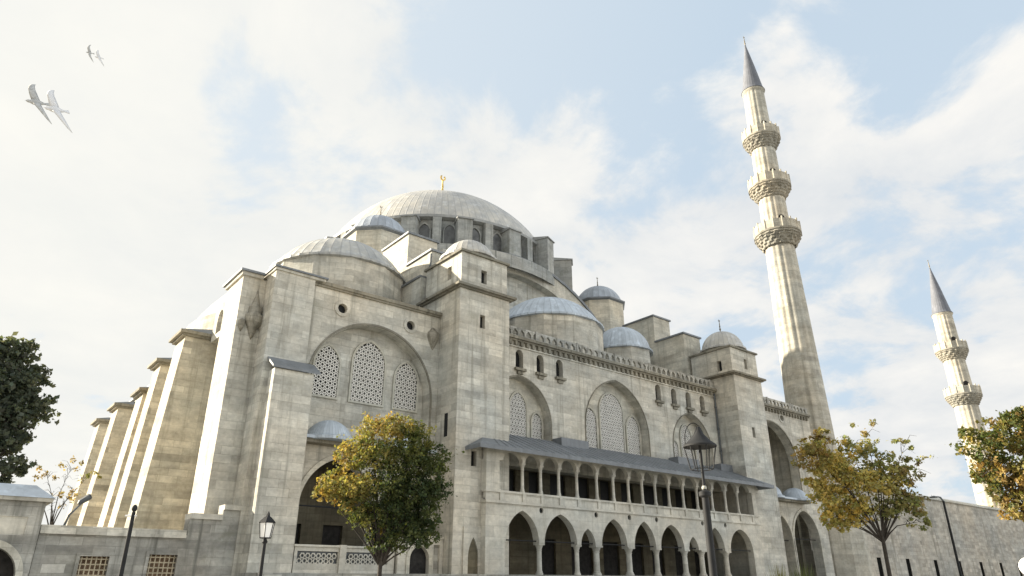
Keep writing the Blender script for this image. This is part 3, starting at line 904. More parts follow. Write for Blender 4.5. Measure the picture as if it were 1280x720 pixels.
# half domes before and behind the main dome
for s in (-1, 1):
    bm = bmesh.new(); lathe(bm, dome_prof(11.6, 7.5, 12), 72); o = obj('half_dome', bm, 'lead_main', mq, (s * 13.6, YC, 20.6), smooth=True)
    bm = bmesh.new(); lathe(bm, [(11.9, 16.1), (11.9, 20.5), (11.5, 20.62)], 48, (s * 13.6, YC)); obj('half_dome_drum', bm, 'stone', mq)


# ------------------------------------------------------------------ minarets
def minaret(name, label, x, y, zbase, z_sp, z_tip, r_at, balconies):
    m = thing(name, label, 'minaret', (x, y, -1.7), 'minarets beside the courtyard')
    sm = stone('minaret_stone', (0.53, 0.50, 0.435), bw=1.2, bh=.5, axis=(x, y, 2.0), contrast=.85, stain=.75)
    n = 96
    fl = lambda i, z: 1 + .020 * cos(2 * pi * i / 6.0)
    seg = [zbase] + [b_[0] for b_ in balconies] + [z_sp]
    prof = []
    zs = sorted(set([-1.7, zbase] + [b_[0] for b_ in balconies] + [z_sp]))
    prof = [(r_at(z), z) for z in zs]
    bm = bmesh.new(); lathe(bm, prof, n, (x, y), 0, rmod=fl)
    sh = obj('shaft', bm, sm, m)
    for z in zs[1:-1]:
        pass
    obj('shaft_base', lathe(bmesh.new(), [(r_at(zbase) * 1.55, -1.7), (r_at(zbase) * 1.55, zbase - 5.5), (r_at(zbase) * 1.06, zbase - 1.0), (r_at(zbase) * 1.06, zbase)], 12, (x, y)), sm, m)
    for zt, rb in balconies:
        r0 = r_at(zt - 2.2)
        bm = bmesh.new(); steps = 5; pr = [(r0, zt - 2.3)]
        for k in range(steps):
            ra = r0 + (rb - r0) * (k + 1) / steps; za = zt - 2.3 + 1.55 * (k + .2) / steps; zb_ = zt - 2.3 + 1.55 * (k + 1) / steps
            pr += [(ra - .05, za), (ra, zb_)]
        pr += [(rb + .1, zt - .72), (rb + .1, zt - .5), (r0, zt - .5)]
        lathe(bm, pr, n, (x, y), 0, rmod=lambda i, z: 1 + (.055 if (i % 6 < 3) != (int(z * 2.86) % 2 == 0) else 0) * (1 if z < zt - .78 else 0))
        ba = obj('balcony', bm, 'corbel', m)
        # parapet panels between little posts
        bm = bmesh.new(); k = 16
        for i in range(k):
            a0, a1 = 2 * pi * i / k, 2 * pi * (i + 1) / k
            p = [(x + rr * cos(a), y + rr * sin(a)) for a, rr in ((a0, rb + .04), (a1, rb + .04), (a1, rb - .1), (a0, rb - .1))]
            f0 = [bm.verts.new((q[0], q[1], zt - .5)) for q in p]; f1 = [bm.verts.new((q[0], q[1], zt + .62)) for q in p]
            bm.faces.new(f0); bm.faces.new(f1)
            for j in range(4): bm.faces.new((f0[j], f0[(j + 1) % 4], f1[(j + 1) % 4], f1[j]))
            tube(bm, [(x + rb * cos(a0), y + rb * sin(a0), zt - .5), (x + rb * cos(a0), y + rb * sin(a0), zt + .85)], [.12, .12], 6)
        obj('balcony_parapet', bm, sm, ba)
        dz_ = Vector((CAM.x - x, CAM.y - y, 0)).normalized()
        ang = atan2(dz_.y, dz_.x) + .5
        mt = Matrix.Translation((x, y, 0)) @ Matrix.Rotation(ang, 4, 'Z')
        bm = bmesh.new(); slab(bm, arch(0, .38, zt - .4, zt + 1.2, zt + 1.6, 4), [], r_at(zt) - .1, r_at(zt) + .05, 'X'); bmesh.ops.transform(bm, matrix=mt, verts=bm.verts)
        obj('balcony_door', bm, 'wood', ba)
    rs = r_at(z_sp)
    obj('spire_cornice', lathe(bmesh.new(), [(rs, z_sp - .3), (rs * 1.13, z_sp), (rs * 1.13, z_sp + .15), (rs, z_sp + .2)], n, (x, y)), sm, m)
    bm = bmesh.new(); lathe(bm, [(rs * 1.18, z_sp + .15), (rs * 1.02, z_sp + .6), (rs * .55, z_sp + (z_tip - z_sp) * .5), (.07, z_tip - .9), (0, z_tip - .85)], 24, (x, y))
    sp = obj('spire', bm, 'spire', m)
    finial(m, x, y, z_tip - 1.0, 1.9, 'brass')
    return m


def lerp_r(pts):
    def f(z):
        if z <= pts[0][0]: return pts[0][1]
        for (a, ra), (b_, rb) in zip(pts, pts[1:]):
            if z <= b_: return ra + (rb - ra) * (z - a) / (b_ - a)
        return pts[-1][1]
    return f


minaret('minaret', 'tall limestone minaret with three balconies and a grey spire, beside the mosque', 33.3, 4.3, 12.0, 60.4, 69.6,
        lerp_r([(12, 2.25), (38, 1.75), (39, 1.6), (53, 1.42), (61, 1.28)]), [(39.4, 2.65), (46.1, 2.45), (53.4, 2.25)])
minaret('minaret', 'shorter distant minaret with two balconies beyond the courtyard wall', 90.6, 6.9, 8.0, 43.0, 53.1,
        lerp_r([(8, 2.0), (25, 1.76), (42, 1.44)]), [(29.2, 2.6), (37.0, 2.4)])

# ------------------------------------------------------------------ courtyard wall on the right
cw = thing('courtyard_wall', 'long stone courtyard wall with a coping pale as if sunlit and slit windows, right of the mosque', 'wall', (60, 4.3, -1.7))
slits = [rect(x - .5, x + .5, -.2, 2.5) for x in (36, 42.8, 49.85, 57.4, 64.6, 71.7, 78.9, 86)]
bm = bmesh.new(); slab(bm, rect(29.3, 110, -1.7, 9.75), slits, 4.2, 5.0); cwall = obj('wall_face', bm, 'courtstone', cw)
bm = bmesh.new()
vv = [(-.25, 9.753), (-.25, 9.93), (.4, 10.25), (1.2, 9.93), (1.2, 9.753)]
q0 = [bm.verts.new((29.3, 4.2 + a, z)) for a, z in vv]; q1 = [bm.verts.new((110, 4.2 + a, z)) for a, z in vv]
bm.faces.new(q0); bm.faces.new(list(reversed(q1)))
for i in range(5): bm.faces.new((q0[i], q0[(i + 1) % 5], q1[(i + 1) % 5], q1[i]))
obj('coping', bm, 'marble', cw)  # paler stone stands in for sunlight on the top edge
for s in slits: dark_window(cw, s, 4.12, 4.19, mat='gloom', name='slit_window')
bm = bmesh.new(); slab(bm, rect(29.3, 110, -1.7, 2.9), [rect(a[0][0], a[2][0], -.2, 2.5) for a in slits], 4.08, 4.197); obj('wall_base', bm, 'courtstone', cw)

# ------------------------------------------------------------------ garden wall and gatehouse on the left
gw = thing('garden_wall', 'grey stone garden wall rising in steps towards the buttress, with two grilled windows', 'wall', (-31, 2.4, -1.7))
gwin = [rect(-33.55, -32.44, -.7, 1.02), rect(-30.88, -29.71, -.6, 1.14)]
bm = bmesh.new()
slab(bm, rect(-35.2, -29.45, -1.7, 1.85), gwin, 2.0, 2.8)
box(bm, -29.45, -28.0, 2.0, 2.8, -1.7, 2.72); box(bm, -28.0, -26.6, 2.0, 2.8, -1.7, 3.2)
obj('wall_face', bm, 'rubble', gw)
bm = boxes((-35.2, -29.5, 1.85, 2.95, 1.853, 1.98), (-35.2, -29.5, 1.95, 2.85, 1.98, 2.2), (-29.45, -28.003, 1.88, 2.92, 2.723, 2.97), (-28.0, -26.6, 1.88, 2.92, 3.203, 3.44))
obj('coping', bm, 'stone', gw)
for wv in gwin:
    x0, x1, z0, z1 = wv[0][0], wv[2][0], wv[0][1], wv[1][1]
    fr = obj('window_frame', slab(bmesh.new(), rect(x0 - .14, x1 + .14, z0 - .1, z1 + .14), [rect(x0, x1, z0, z1)], 1.95, 1.998), 'rubble', gw)
    bm = bmesh.new()
    for k in range(6): 
        xx = x0 + (x1 - x0) * (k + .5) / 6; tube(bm, [(xx, 2.12, z0), (xx, 2.12, z1)], [.03] * 2, 5)
    for k in range(8):
        zz = z0 + (z1 - z0) * (k + .5) / 8; tube(bm, [(x0, 2.12, zz), (x1, 2.12, zz)], [.03] * 2, 5)
    obj('grille', bm, 'gilt', fr)
    dark_window(fr, wv, 2.4, 2.45, mat='rust', name='shutter')

gh = thing('gatehouse', 'low grey stone gatehouse with an arched doorway and a lead roof, at the left edge', 'gatehouse', (-37.5, 3.4, -1.7))
bm = bmesh.new()
slab(bm, rect(-40.5, -35.25, -1.7, 3.05), [arch(-36.75, 1.05, -1.68, .2, 1.30, 10), rect(-37.9, -35.75, 1.75, 2.45)], 1.7, 2.3)
box(bm, -35.85, -35.25, 2.3, 5.6, -1.7, 3.05); box(bm, -40.5, -35.85, 5.0, 5.6, -1.7, 3.05); box(bm, -40.5, -39.9, 2.3, 5.0, -1.7, 3.05)
obj('gate_wall', bm, 'rubble', gh)
obj('sign_panel', slab(bmesh.new(), rect(-37.9, -35.75, 1.75, 2.45), [], 1.76, 1.9), 'marble', gh)
bm = bmesh.new(); o_, i_ = arch(-36.75, 1.3, -1.6, .2, 1.58, 10), arch(-36.75, 1.06, -1.6, .2, 1.31, 10); slab(bm, o_ + list(reversed(i_)), [], 1.62, 1.72); obj('arch_moulding', bm, 'pale', gh)
dark_window(gh, arch(-36.75, 1.05, -1.68, .2, 1.30, 10), 2.2, 2.28, mat='wood', name='gate_door')
bm = boxes((-40.7, -35.05, 1.5, 5.8, 3.053, 3.2)); obj('cornice', bm, 'stone', gh)
bm = bmesh.new()
b4 = [bm.verts.new(p) for p in ((-40.75, 1.45, 3.2), (-35.0, 1.45, 3.2), (-35.0, 5.85, 3.2), (-40.75, 5.85, 3.2))]
t4 = [bm.verts.new(p) for p in ((-40.0, 2.3, 3.75), (-35.7, 2.3, 3.75), (-35.7, 5.0, 3.75), (-40.0, 5.0, 3.75))]
bm.faces.new(b4); bm.faces.new(t4)
for i in range(4): bm.faces.new((b4[i], b4[(i + 1) % 4], t4[(i + 1) % 4], t4[i]))
obj('roof', bm, 'lead_side', gh)

# ------------------------------------------------------------------ marble screen and small portal in front of the left bay
ms = thing('marble_screen', 'pale marble screen wall pierced with star tracery, below the autumn tree', 'screen wall', (-22, 1.1, -1.7))
bm = bmesh.new()
slab(bm, rect(-24.65, -19.1, -1.7, 1.62), [rect(-24.5, -22.35, .86, 1.42), rect(-21.9, -19.5, .86, 1.42)], 1.0, 1.25)
box(bm, -22.3, -21.95, .9, 1.35, -1.7, 1.75); box(bm, -24.7, -19.0, .92, 1.33, 1.623, 1.72)
obj('screen_panel', bm, 'marble', ms)
for a, b_ in ((-24.5, -22.35), (-21.9, -19.5)):
    bm = bmesh.new()
    rings(bm, lambda x, z, a=a, b_=b_: a + .1 < x < b_ - .1 and .94 < z < 1.36, a, b_, .82, 1.5, 1.05, .15, .085, .08, .28, 6)
    obj('tracery', bm, 'marble', ms)
obj('tracery_back', boxes((-24.5, -19.5, 1.15, 1.19, .86, 1.42)), 'greyiron', ms)
po = thing('portal', 'small white marble portal with a dark arched door, left of the stair tower', 'portal', (-17.5, 1.0, -1.7))
bm = bmesh.new()
slab(bm, rect(-19.0, -16.12, -1.7, 2.22), [arch(-17.66, .60, -1.69, 1.15, 1.82, 8), rect(-16.75, -16.35, .3, 1.9)], .85, 1.35)
obj('portal_frame', bm, 'marble', po)
bm = bmesh.new(); o_, i_ = arch(-17.66, .82, -1.6, 1.15, 2.06, 8), arch(-17.66, .61, -1.6, 1.15, 1.83, 8); slab(bm, o_ + list(reversed(i_)), [], .79, .86); obj('portal_arch', bm, 'pale', po)
dark_window(po, arch(-17.66, .60, -1.69, 1.15, 1.82, 8), 1.1, 1.16, mat='wood', name='door')
dark_window(po, rect(-16.75, -16.35, .3, 1.9), 1.0, 1.05, mat='rubble', name='side_panel')
obj('portal_cornice', boxes((-19.05, -16.13, .78, 1.42, 2.223, 2.34)), 'marble', po)


# ------------------------------------------------------------------ trees
def leaf_cloud(name, clumps, size, parent, seed, mat='leaf', flat=0.35):
    """clumps: (centre, radii, count, palette); leaves gather on sub-twigs inside each clump"""
    r = np.random.default_rng(seed)
    P = []; C = []
    for c, rad, cnt, pal in clumps:
        rad = np.array(rad if hasattr(rad, '__len__') else (rad,) * 3, float)
        ns = max(4, cnt // 26)
        d = r.normal(size=(ns, 3)); d /= np.linalg.norm(d, axis=1)[:, None]
        sub = np.array(c) + d * rad * (r.random((ns, 1)) ** 0.45)
        k = r.integers(0, ns, cnt)
        tw = r.normal(size=(ns, 3)); tw[:, 2] *= .5
        along = r.normal(size=(cnt, 1)) * .55
        pts = sub[k] + tw[k] * along * np.mean(rad) * .22 + r.normal(size=(cnt, 3)) * np.mean(rad) * .085
        pal = np.array(pal, float)
        pc = pal[r.integers(0, len(pal), ns)][k]
        pc = pc * (0.75 + 0.5 * r.random((cnt, 1))) * (0.93 + 0.14 * r.random((cnt, 3)))
        P.append(pts); C.append(pc)
    P = np.concatenate(P); C = np.concatenate(C); N = len(P)
    nrm = r.normal(size=(N, 3)); nrm[:, 2] += .5; nrm /= np.linalg.norm(nrm, axis=1)[:, None]
    ref = r.normal(size=(N, 3)); u = np.cross(nrm, ref); u /= np.linalg.norm(u, axis=1)[:, None]; w = np.cross(nrm, u)
    s = size * (0.45 + 1.1 * r.random((N, 1)) ** 1.5)
    tip = P + u * s; tail = P - u * s * .9
    l = P + w * s * .62 + nrm * s * .18; q = P - w * s * .62 + nrm * s * .18
    V = np.stack([tail, l, tip, q], 1).reshape(-1, 3)
    me = bpy.data.meshes.new(name)
    me.vertices.add(4 * N); me.vertices.foreach_set('co', V.ravel())
    me.loops.add(6 * N); me.polygons.add(2 * N)
    base = np.arange(N)[:, None] * 4
    idx = np.concatenate([base + np.array([0, 1, 2]), base + np.array([0, 2, 3])], 1)
    me.loops.foreach_set('vertex_index', idx.ravel().astype(np.int32))
    me.polygons.foreach_set('loop_start', (np.arange(2 * N) * 3).astype(np.int32))
    me.update(calc_edges=True)
    at = me.attributes.new('leafcol', 'FLOAT_COLOR', 'POINT')
    cc = np.ones((4 * N, 4)); cc[:, :3] = np.repeat(np.clip(C, 0, 1), 4, 0)
    at.data.foreach_set('color', cc.ravel().astype(np.float32))
    return link(name, me, mat, parent)


def trunk_mesh(base, fork, r0, tips, rg, twigs=5):
    bm = bmesh.new()
    b0 = Vector(base); f = Vector(fork)
    tube(bm, [b0 - Vector((0, 0, .1)), b0.lerp(f, .12), b0.lerp(f, .5) + Vector((rg.uniform(-.06, .06), rg.uniform(-.06, .06), 0)), f, f + Vector((0, 0, .4))], [r0 * 1.35, r0 * 1.05, r0 * .9, r0 * .78, r0 * .5], 9)
    for tp in tips:
        tp = Vector(tp); m = f.lerp(tp, .5) + Vector((rg.uniform(-.2, .2), rg.uniform(-.2, .2), rg.uniform(-.05, .25)))
        L = (tp - f).length
        tube(bm, [f - Vector((0, 0, .1)), f.lerp(m, .5), m, m.lerp(tp, .5), tp], [r0 * .42, r0 * .32, r0 * .22, r0 * .13, r0 * .05], 6)
        for k in range(twigs):
            s = m.lerp(tp, rg.random()); e = s + Vector((rg.uniform(-1, 1), rg.uniform(-1, 1), rg.uniform(-.2, .6))) * L * .2
            tube(bm, [s, s.lerp(e, .5) + Vector((0, 0, .05 * L)), e], [r0 * .14, r0 * .09, r0 * .04], 4)
    return bm


GOLD = [(.33, .285, .10), (.30, .27, .09), (.24, .235, .085), (.34, .275, .09), (.20, .21, .07), (.29, .21, .06)]
OLIVE = [(.13, .145, .045), (.10, .125, .04), (.17, .165, .05), (.085, .11, .035)]
DARK = [(.05, .075, .032), (.065, .088, .034), (.04, .062, .028), (.08, .098, .034)]
RUST = [(.35, .25, .09), (.32, .27, .10), (.26, .19, .075), (.22, .20, .075)]
PALE = [(.55, .46, .16), (.50, .44, .16), (.42, .38, .14), (.56, .43, .13), (.34, .33, .12)]
PALEOLIVE = [(.26, .26, .11), (.21, .23, .09), (.32, .30, .13), (.18, .20, .08)]
EVER = [(.085, .105, .08), (.10, .12, .088), (.07, .09, .07)]
WISP = [(.26, .21, .11), (.30, .24, .12), (.2, .175, .1)]


def tree(name, label, cat, base, fork_h, r0, clumps, size, seed, twigs=5, k=1.0, sx=1.0):
    rg = random.Random(seed)
    t_ = thing(name, label, cat, base)
    fork = Vector(base) + Vector((0, 0, fork_h))
    cl = [((base[0] + c[0] * sx * right.x + c[1] * fh.x, base[1] + c[0] * sx * right.y + c[1] * fh.y, c[2]), c[3], int(c[4] * k), c[5]) for c in clumps]
    obj('trunk', trunk_mesh(base, fork, r0, [c[0] for c in cl], rg, twigs), 'bark', t_, smooth=True)
    leaf_cloud('crown', cl, size, t_, seed)
    return t_


# clump = (sideways, away, height, radii, leaf count, palette); sideways is along the view's right
tree('autumn_tree', 'bushy tree turning from dark green to yellow, in front of the lower arches', 'tree', (-26.3, -10.6, -1.7), 2.3, .10, [  # yellow sunward, dark green away: painted light and shade over autumn colour
    (.9, .2, 1.5, (.8, .8, .5), 1300, DARK), (.1, 0, 1.35, (.7, .7, .45), 900, DARK + OLIVE[:1]), (1.5, .3, 1.6, (.5, .6, .45), 700, DARK), (-1.0, -.1, 2.5, (.7, .7, .45), 900, GOLD + OLIVE), (-2.0, -.2, 2.9, (.55, .6, .35), 600, GOLD),
    (-.55, -.5, 5.0, (.75, .8, .65), 1500, GOLD), (.25, .0, 5.35, (.65, .7, .5), 1100, GOLD), (.9, .2, 5.0, (.7, .8, .6), 1300, OLIVE + GOLD[2:3]),
    (-1.2, -.2, 4.35, (.75, .8, .6), 1500, GOLD), (-.3, -.6, 4.3, (.8, .7, .6), 1500, OLIVE + GOLD[:2]), (.7, .2, 4.1, (.95, 1.0, .75), 2300, DARK + OLIVE[:1]),
    (1.5, .3, 4.1, (.75, .85, .75), 1700, DARK + OLIVE[:2]), (-1.75, -.2, 3.3, (.75, .75, .5), 1300, GOLD), (-.9, -.5, 3.1, (.85, .8, .5), 1500, GOLD + OLIVE[2:3]),
    (.2, -.3, 3.2, (.9, .9, .7), 2000, DARK + OLIVE[:1]), (1.2, .2, 3.0, (.95, .95, .75), 2200, DARK), (1.75, .2, 3.2, (.5, .7, .7), 1000, DARK),
    (.4, .1, 2.2, (.95, .8, .55), 1700, DARK), (1.35, .2, 2.2, (.75, .8, .6), 1400, DARK), (-.5, -.2, 2.15, (.7, .6, .45), 900, OLIVE), (-.15, .1, 1.7, (.4, .4, .35), 350, GOLD)], .055, 11, k=1.35)
tree('golden_tree', 'thin golden leaved tree with bare upper twigs, in front of the courtyard wall', 'tree', (-6.1, -18.75, -1.7), 3.4, .10, [
    (-2.0, .1, 5.9, (.6, .6, .4), 300, RUST + PALE), (2.0, 0, 5.0, (.5, .6, .5), 110, PALEOLIVE + WISP), (-1.8, .1, 2.7, (.6, .6, .5), 380, PALE),
    (-2.3, -.2, 5.3, (.9, .9, .6), 750, RUST), (-1.3, .1, 4.9, (1.0, .9, .7), 1300, PALE), (-1.7, .2, 3.6, (.8, .8, .7), 1000, PALE), (-.6, 0, 4.1, (1.1, 1, .8), 1700, PALE + PALEOLIVE[2:3]),
    (.5, .1, 4.3, (1.0, 1, .8), 1300, PALE + PALEOLIVE[:3]), (-1.6, .2, 6.3, (.45, .5, .5), 220, RUST), (-.5, .1, 5.7, (.9, .8, .6), 480, PALE + PALEOLIVE), (.6, .2, 5.4, (.9, .9, .7), 420, PALEOLIVE),
    (1.3, .1, 4.6, (.8, .9, .7), 480, PALEOLIVE + WISP), (1.7, 0, 5.9, (.5, .6, .6), 90, PALEOLIVE), (.2, .1, 6.4, (.8, .7, .6), 110, WISP + PALEOLIVE), (-.8, .2, 2.9, (.9, .8, .6), 900, PALE),
    (.5, .2, 3.0, (.7, .7, .6), 500, PALEOLIVE), (1.2, .2, 3.2, (.8, .8, .55), 500, PALEOLIVE + WISP), (1.7, .1, 2.5, (.5, .6, .4), 180, PALEOLIVE), (-1.3, .1, 2.4, (.6, .5, .4), 330, PALE), (1.4, .1, 3.7, (.8, .8, .6), 420, PALEOLIVE + WISP), (-2.2, .1, 4.3, (.5, .6, .5), 350, PALE)], .075, 12, twigs=6, k=1.6, sx=1.14)
tree('rust_tree', 'russet and olive tree at the right edge, hiding the distant minaret base', 'tree', (-7.9, -25.3, -1.7), 2.6, .11, [
    (-1.1, 0, 3.0, (.55, .6, .5), 600, OLIVE + RUST), (-.9, 0, 2.3, (.5, .6, .4), 450, RUST), (.2, 0, 5.7, (.8, .8, .4), 800, OLIVE + RUST[1:2]), (-1.7, 0, 5.1, (.5, .5, .4), 300, OLIVE),
    (-1.5, 0, 4.6, (.7, .9, .6), 1000, OLIVE + RUST[1:2]), (-.6, 0, 5.0, (.9, 1, .7), 1500, OLIVE + RUST), (.5, 0, 5.2, (1, 1, .8), 1800, OLIVE + RUST), (-1.1, .2, 3.8, (.75, .9, .6), 1300, OLIVE + RUST[:2]),
    (-.3, -.1, 3.6, (.9, .9, .7), 1600, RUST), (.6, 0, 3.9, (1, 1, .8), 1800, RUST + OLIVE), (-.4, 0, 2.7, (.7, .8, .6), 1000, RUST + OLIVE[:1]), (.5, 0, 2.6, (.9, .9, .6), 1300, RUST), (1.5, 0, 4.0, (1, 1, 1), 1500, OLIVE + RUST),
    (.1, 0, 1.8, (.4, .5, .4), 400, OLIVE)], .075, 13)
tree('evergreen_tree', 'dense dark evergreen tree rising behind the gatehouse', 'tree', (-37.9, 10.9, -1.7), 5.2, .35, [
    (0.6, 0, 11.2, (1.1, 1.2, .9), 1600, EVER), (-.6, 0, 10.8, (1.4, 1.3, 1.1), 1800, EVER), (1.7, 0, 9.8, (1.0, 1.2, .9), 1500, EVER), (.4, 0, 9.4, (1.4, 1.4, 1.1), 2200, EVER), (2.3, .2, 8.4, (.9, 1, .7), 1100, EVER),
    (1.2, 0, 7.9, (1.3, 1.4, .9), 1900, EVER), (-.4, 0, 8.2, (1.5, 1.4, 1.3), 2200, EVER), (1.6, .1, 6.7, (.9, 1, .6), 1000, EVER), (.4, 0, 6.4, (1.3, 1.2, .8), 1600, EVER), (2.2, .2, 5.4, (1.0, .9, .4), 800, EVER), (.9, .1, 5.0, (1.1, 1, .5), 1000, EVER), (-.6, 0, 6.0, (1.3, 1.2, 1), 1600, EVER)], .13, 14)
tree('bare_tree', 'nearly bare small tree standing behind the garden wall', 'tree', (-33.9, 10.4, -1.7), 4.2, .09, [
    (-.9, 0, 5.2, (.8, .8, .5), 110, WISP), (.3, 0, 5.6, (.9, .8, .6), 120, WISP), (1.2, .2, 5.2, (.7, .8, .5), 110, WISP + OLIVE), (-.4, .1, 4.0, (.8, .8, .6), 130, WISP), (.6, .1, 4.2, (.8, .8, .6), 110, WISP), (-1.5, 0, 4.3, (.6, .6, .4), 70, WISP)], .07, 15, twigs=12)
# trees beyond the courtyard wall
for i, (x, y, h_, r_, lab) in enumerate(((94, 22, 12.6, 2.6, 'rounded olive tree top behind the courtyard wall, left of the distant minaret'), (108, 26, 13.0, 3.0, 'brownish tree top behind the courtyard wall, close to the distant minaret'))):
    tree('tree', lab, 'tree', (x, y, -1.7), 9.5, .3, [(0, 0, h_, (r_, r_, r_ * .6), 1100, OLIVE + WISP), (-r_ * .8, 0, h_ - .8, (r_ * .8, r_, r_ * .5), 700, OLIVE + WISP), (r_ * .8, 0, h_ - .6, (r_ * .7, r_, r_ * .5), 700, WISP + OLIVE)], .24, 20 + i)
# reedy shrubs before the right hand arches
for i, (x, y, lab) in enumerate(((-5.2, -12.9, 'yellowish reedy shrub at the foot of the right hand arches'), (-3.9, -13.4, 'taller green reedy shrub nearer the golden tree'))):
    rg = random.Random(40 + i); bm = bmesh.new()
    for k in range(150):
        a = rg.uniform(0, 2 * pi); q = rg.uniform(0, .45); p = Vector((x + q * cos(a), y + q * sin(a), -1.7))
        hgt = rg.uniform(1.7, 2.75); lean = Vector((cos(a), sin(a), 0)) * rg.uniform(.05, .55)
        w = Vector((-sin(a), cos(a), 0)) * rg.uniform(.012, .028)
        m_ = p + lean * .3 + Vector((0, 0, hgt * .6)); e = p + lean + Vector((0, 0, hgt))
        vs_ = [bm.verts.new(c) for c in (p - w, p + w, m_ + w, e, m_ - w)]
        bm.faces.new((vs_[0], vs_[1], vs_[2], vs_[4])); bm.faces.new((vs_[4], vs_[2], vs_[3]))
    tag(obj('reed_shrub', bm, plain('reed_leaf', ((.20, .19, .05), (.12, .15, .04))[i], .7)), lab, 'shrub')


# ------------------------------------------------------------------ lamps and poles
def lantern_lamp(x, y, zg, s, label, zh):
    """large street lamp: conical hood over a tapering glazed lantern, on a fluted post"""
    o = thing('street_lamp', label, 'street lamp', (x, y, zg))
    bm = bmesh.new(); lathe(bm, [(.17 * s, 0), (.17 * s, .35), (.12 * s, .45), (.10 * s, 1.1), (.12 * s, 1.15), (.085 * s, 1.22), (.075 * s, zh - zg - 1.12), (.13 * s, zh - zg - 1.08), (.13 * s, zh - zg - 1.0), (.05 * s, zh - zg - .96),
                                        (.032 * s, zh - zg - .9), (.032 * s, zh - zg)], 14, (x, y), zg)
    obj('post', bm, 'iron', o, smooth=True, auto=35)
    bm = bmesh.new(); lathe(bm, [(0, .42), (.05, .41), (.07, .33), (.12, .24), (.24, .1), (.365, 0), (.365, -.035), (.30, -.01), (0, .08)], 20, (x, y), zh, rmod=lambda i, z: s)
    obj('hood', bm, 'iron', o, smooth=True, auto=35)
    bm = bmesh.new(); k = 6
    for i in range(k):
        a, a1 = 2 * pi * i / k, 2 * pi * (i + 1) / k
        tp = Vector((x + .34 * s * cos(a), y + .34 * s * sin(a), zh - .03)); bt = Vector((x + .24 * s * cos(a), y + .24 * s * sin(a), zh - .52)); tube(bm, [tp, bt], [.014] * 2, 5)
        b2 = Vector((x + .24 * s * cos(a1), y + .24 * s * sin(a1), zh - .52)); tube(bm, [bt, b2], [.010] * 2, 5)
    obj('lantern_frame', bm, 'iron', o)
    bm = bmesh.new(); lathe(bm, [(.0, -.05), (.05, -.02), (.055, .02), (.04, .05), (0, .06)], 12, (x, y), zh - .92); obj('collar', bm, 'plaster', o, smooth=True)
    # scroll over the hood
    bm = bmesh.new(); pts = []
    for i in range(15):
        a = pi * 1.12 - pi * 1.12 * i / 14
        pts.append(Vector((x, y, zh + .10)) + right * (.22 * s * cos(a) - .10) + Vector((0, 0, .40 * sin(a))))
    tube(bm, pts, [.011] * 15, 5)
    obj('scroll', bm, 'iron', o)
    return o


lantern_lamp(-25.95, -24.1, -1.7, 1.0, 'tall black street lamp with conical hood and scroll, in front of the gallery', 2.80)

def small_lamp(x, y, zg, zt, label):
    o = thing('street_lamp', label, 'street lamp', (x, y, zg))
    bm = bmesh.new(); H = zt - zg
    lathe(bm, [(.13, 0), (.13, .3), (.08, .4), (.06, .9), (.05, H - .75), (.09, H - .7), (.05, H - .62), (.04, H - .58)], 12, (x, y), zg); obj('post', bm, 'iron', o, smooth=True, auto=35)
    bm = bmesh.new()
    lathe(bm, [(.0, .0), (.16, .0), (.17, .03), (.23, .44), (.0, .44)], 6, (x, y), zt - .58); obj('lantern_glass', bm, 'milk', o)
    bm = bmesh.new()
    for i in range(6):
        a = 2 * pi * i / 6; a1 = 2 * pi * (i + 1) / 6
        p = lambda r_, z_, q: (x + r_ * cos(q), y + r_ * sin(q), z_)
        tube(bm, [p(.17, zt - .58, a), p(.24, zt - .13, a)], [.014] * 2, 5); tube(bm, [p(.24, zt - .13, a), p(.24, zt - .13, a1)], [.014] * 2, 5); tube(bm, [p(.17, zt - .58, a), p(.17, zt - .58, a1)], [.014] * 2, 5)
    obj('lantern_frame', bm, 'iron', o)
    bm = bmesh.new(); lathe(bm, [(.28, 0), (.24, .05), (.12, .16), (.06, .2), (.05, .26), (.02, .33), (0, .34)], 6, (x, y), zt - .13); obj('lantern_roof', bm, 'iron', o)
    return o


small_lamp(-30.6, -11.0, -1.7, 1.85, 'small black lantern lamp post before the stepped garden wall')

def pole(name, x, y, zg, zt, r, label, arm, parts):
    o = thing(name, label, 'lamp post', (x, y, zg))
    bm = bmesh.new(); H = zt - zg
    lathe(bm, [(r * 2.0, 0), (r * 2.0, .25), (r * 1.2, .32), (r, H * .5), (r * .85, H), (0, H + .02)], 12, (x, y), zg); obj('post', bm, 'iron', o, smooth=True, auto=35)
    if parts == 'ball':
        bm = bmesh.new(); lathe(bm, [(0, 0), (.05, .02), (.10, .10), (.09, .19), (.04, .25), (0, .26)], 12, (x, y), zt); obj('lamp_head', bm, 'iron', o, smooth=True)
        bm = bmesh.new(); p = Vector((x, y, zt - .12)); tube(bm, [p - right * arm, p + right * .12], [.03, .03], 6); obj('arm', bm, 'milk', o)
    else:
        bm = bmesh.new(); p = Vector((x, y, zt)); tube(bm, [p, p + Vector((0, 0, .18)) - right * .1, p + Vector((0, 0, .22)) - right * arm], [r * .8, r * .7, r * .6], 7); obj('arm', bm, 'greyiron', o)
        bm = bmesh.new(); q = p + Vector((0, 0, .20)) - right * (arm + .18); lathe(bm, [(0, -.05), (.2, -.03), (.2, .02), (0, .07)], 10, (q.x, q.y), q.z); obj('lamp_head', bm, 'greyiron', o)
    return o


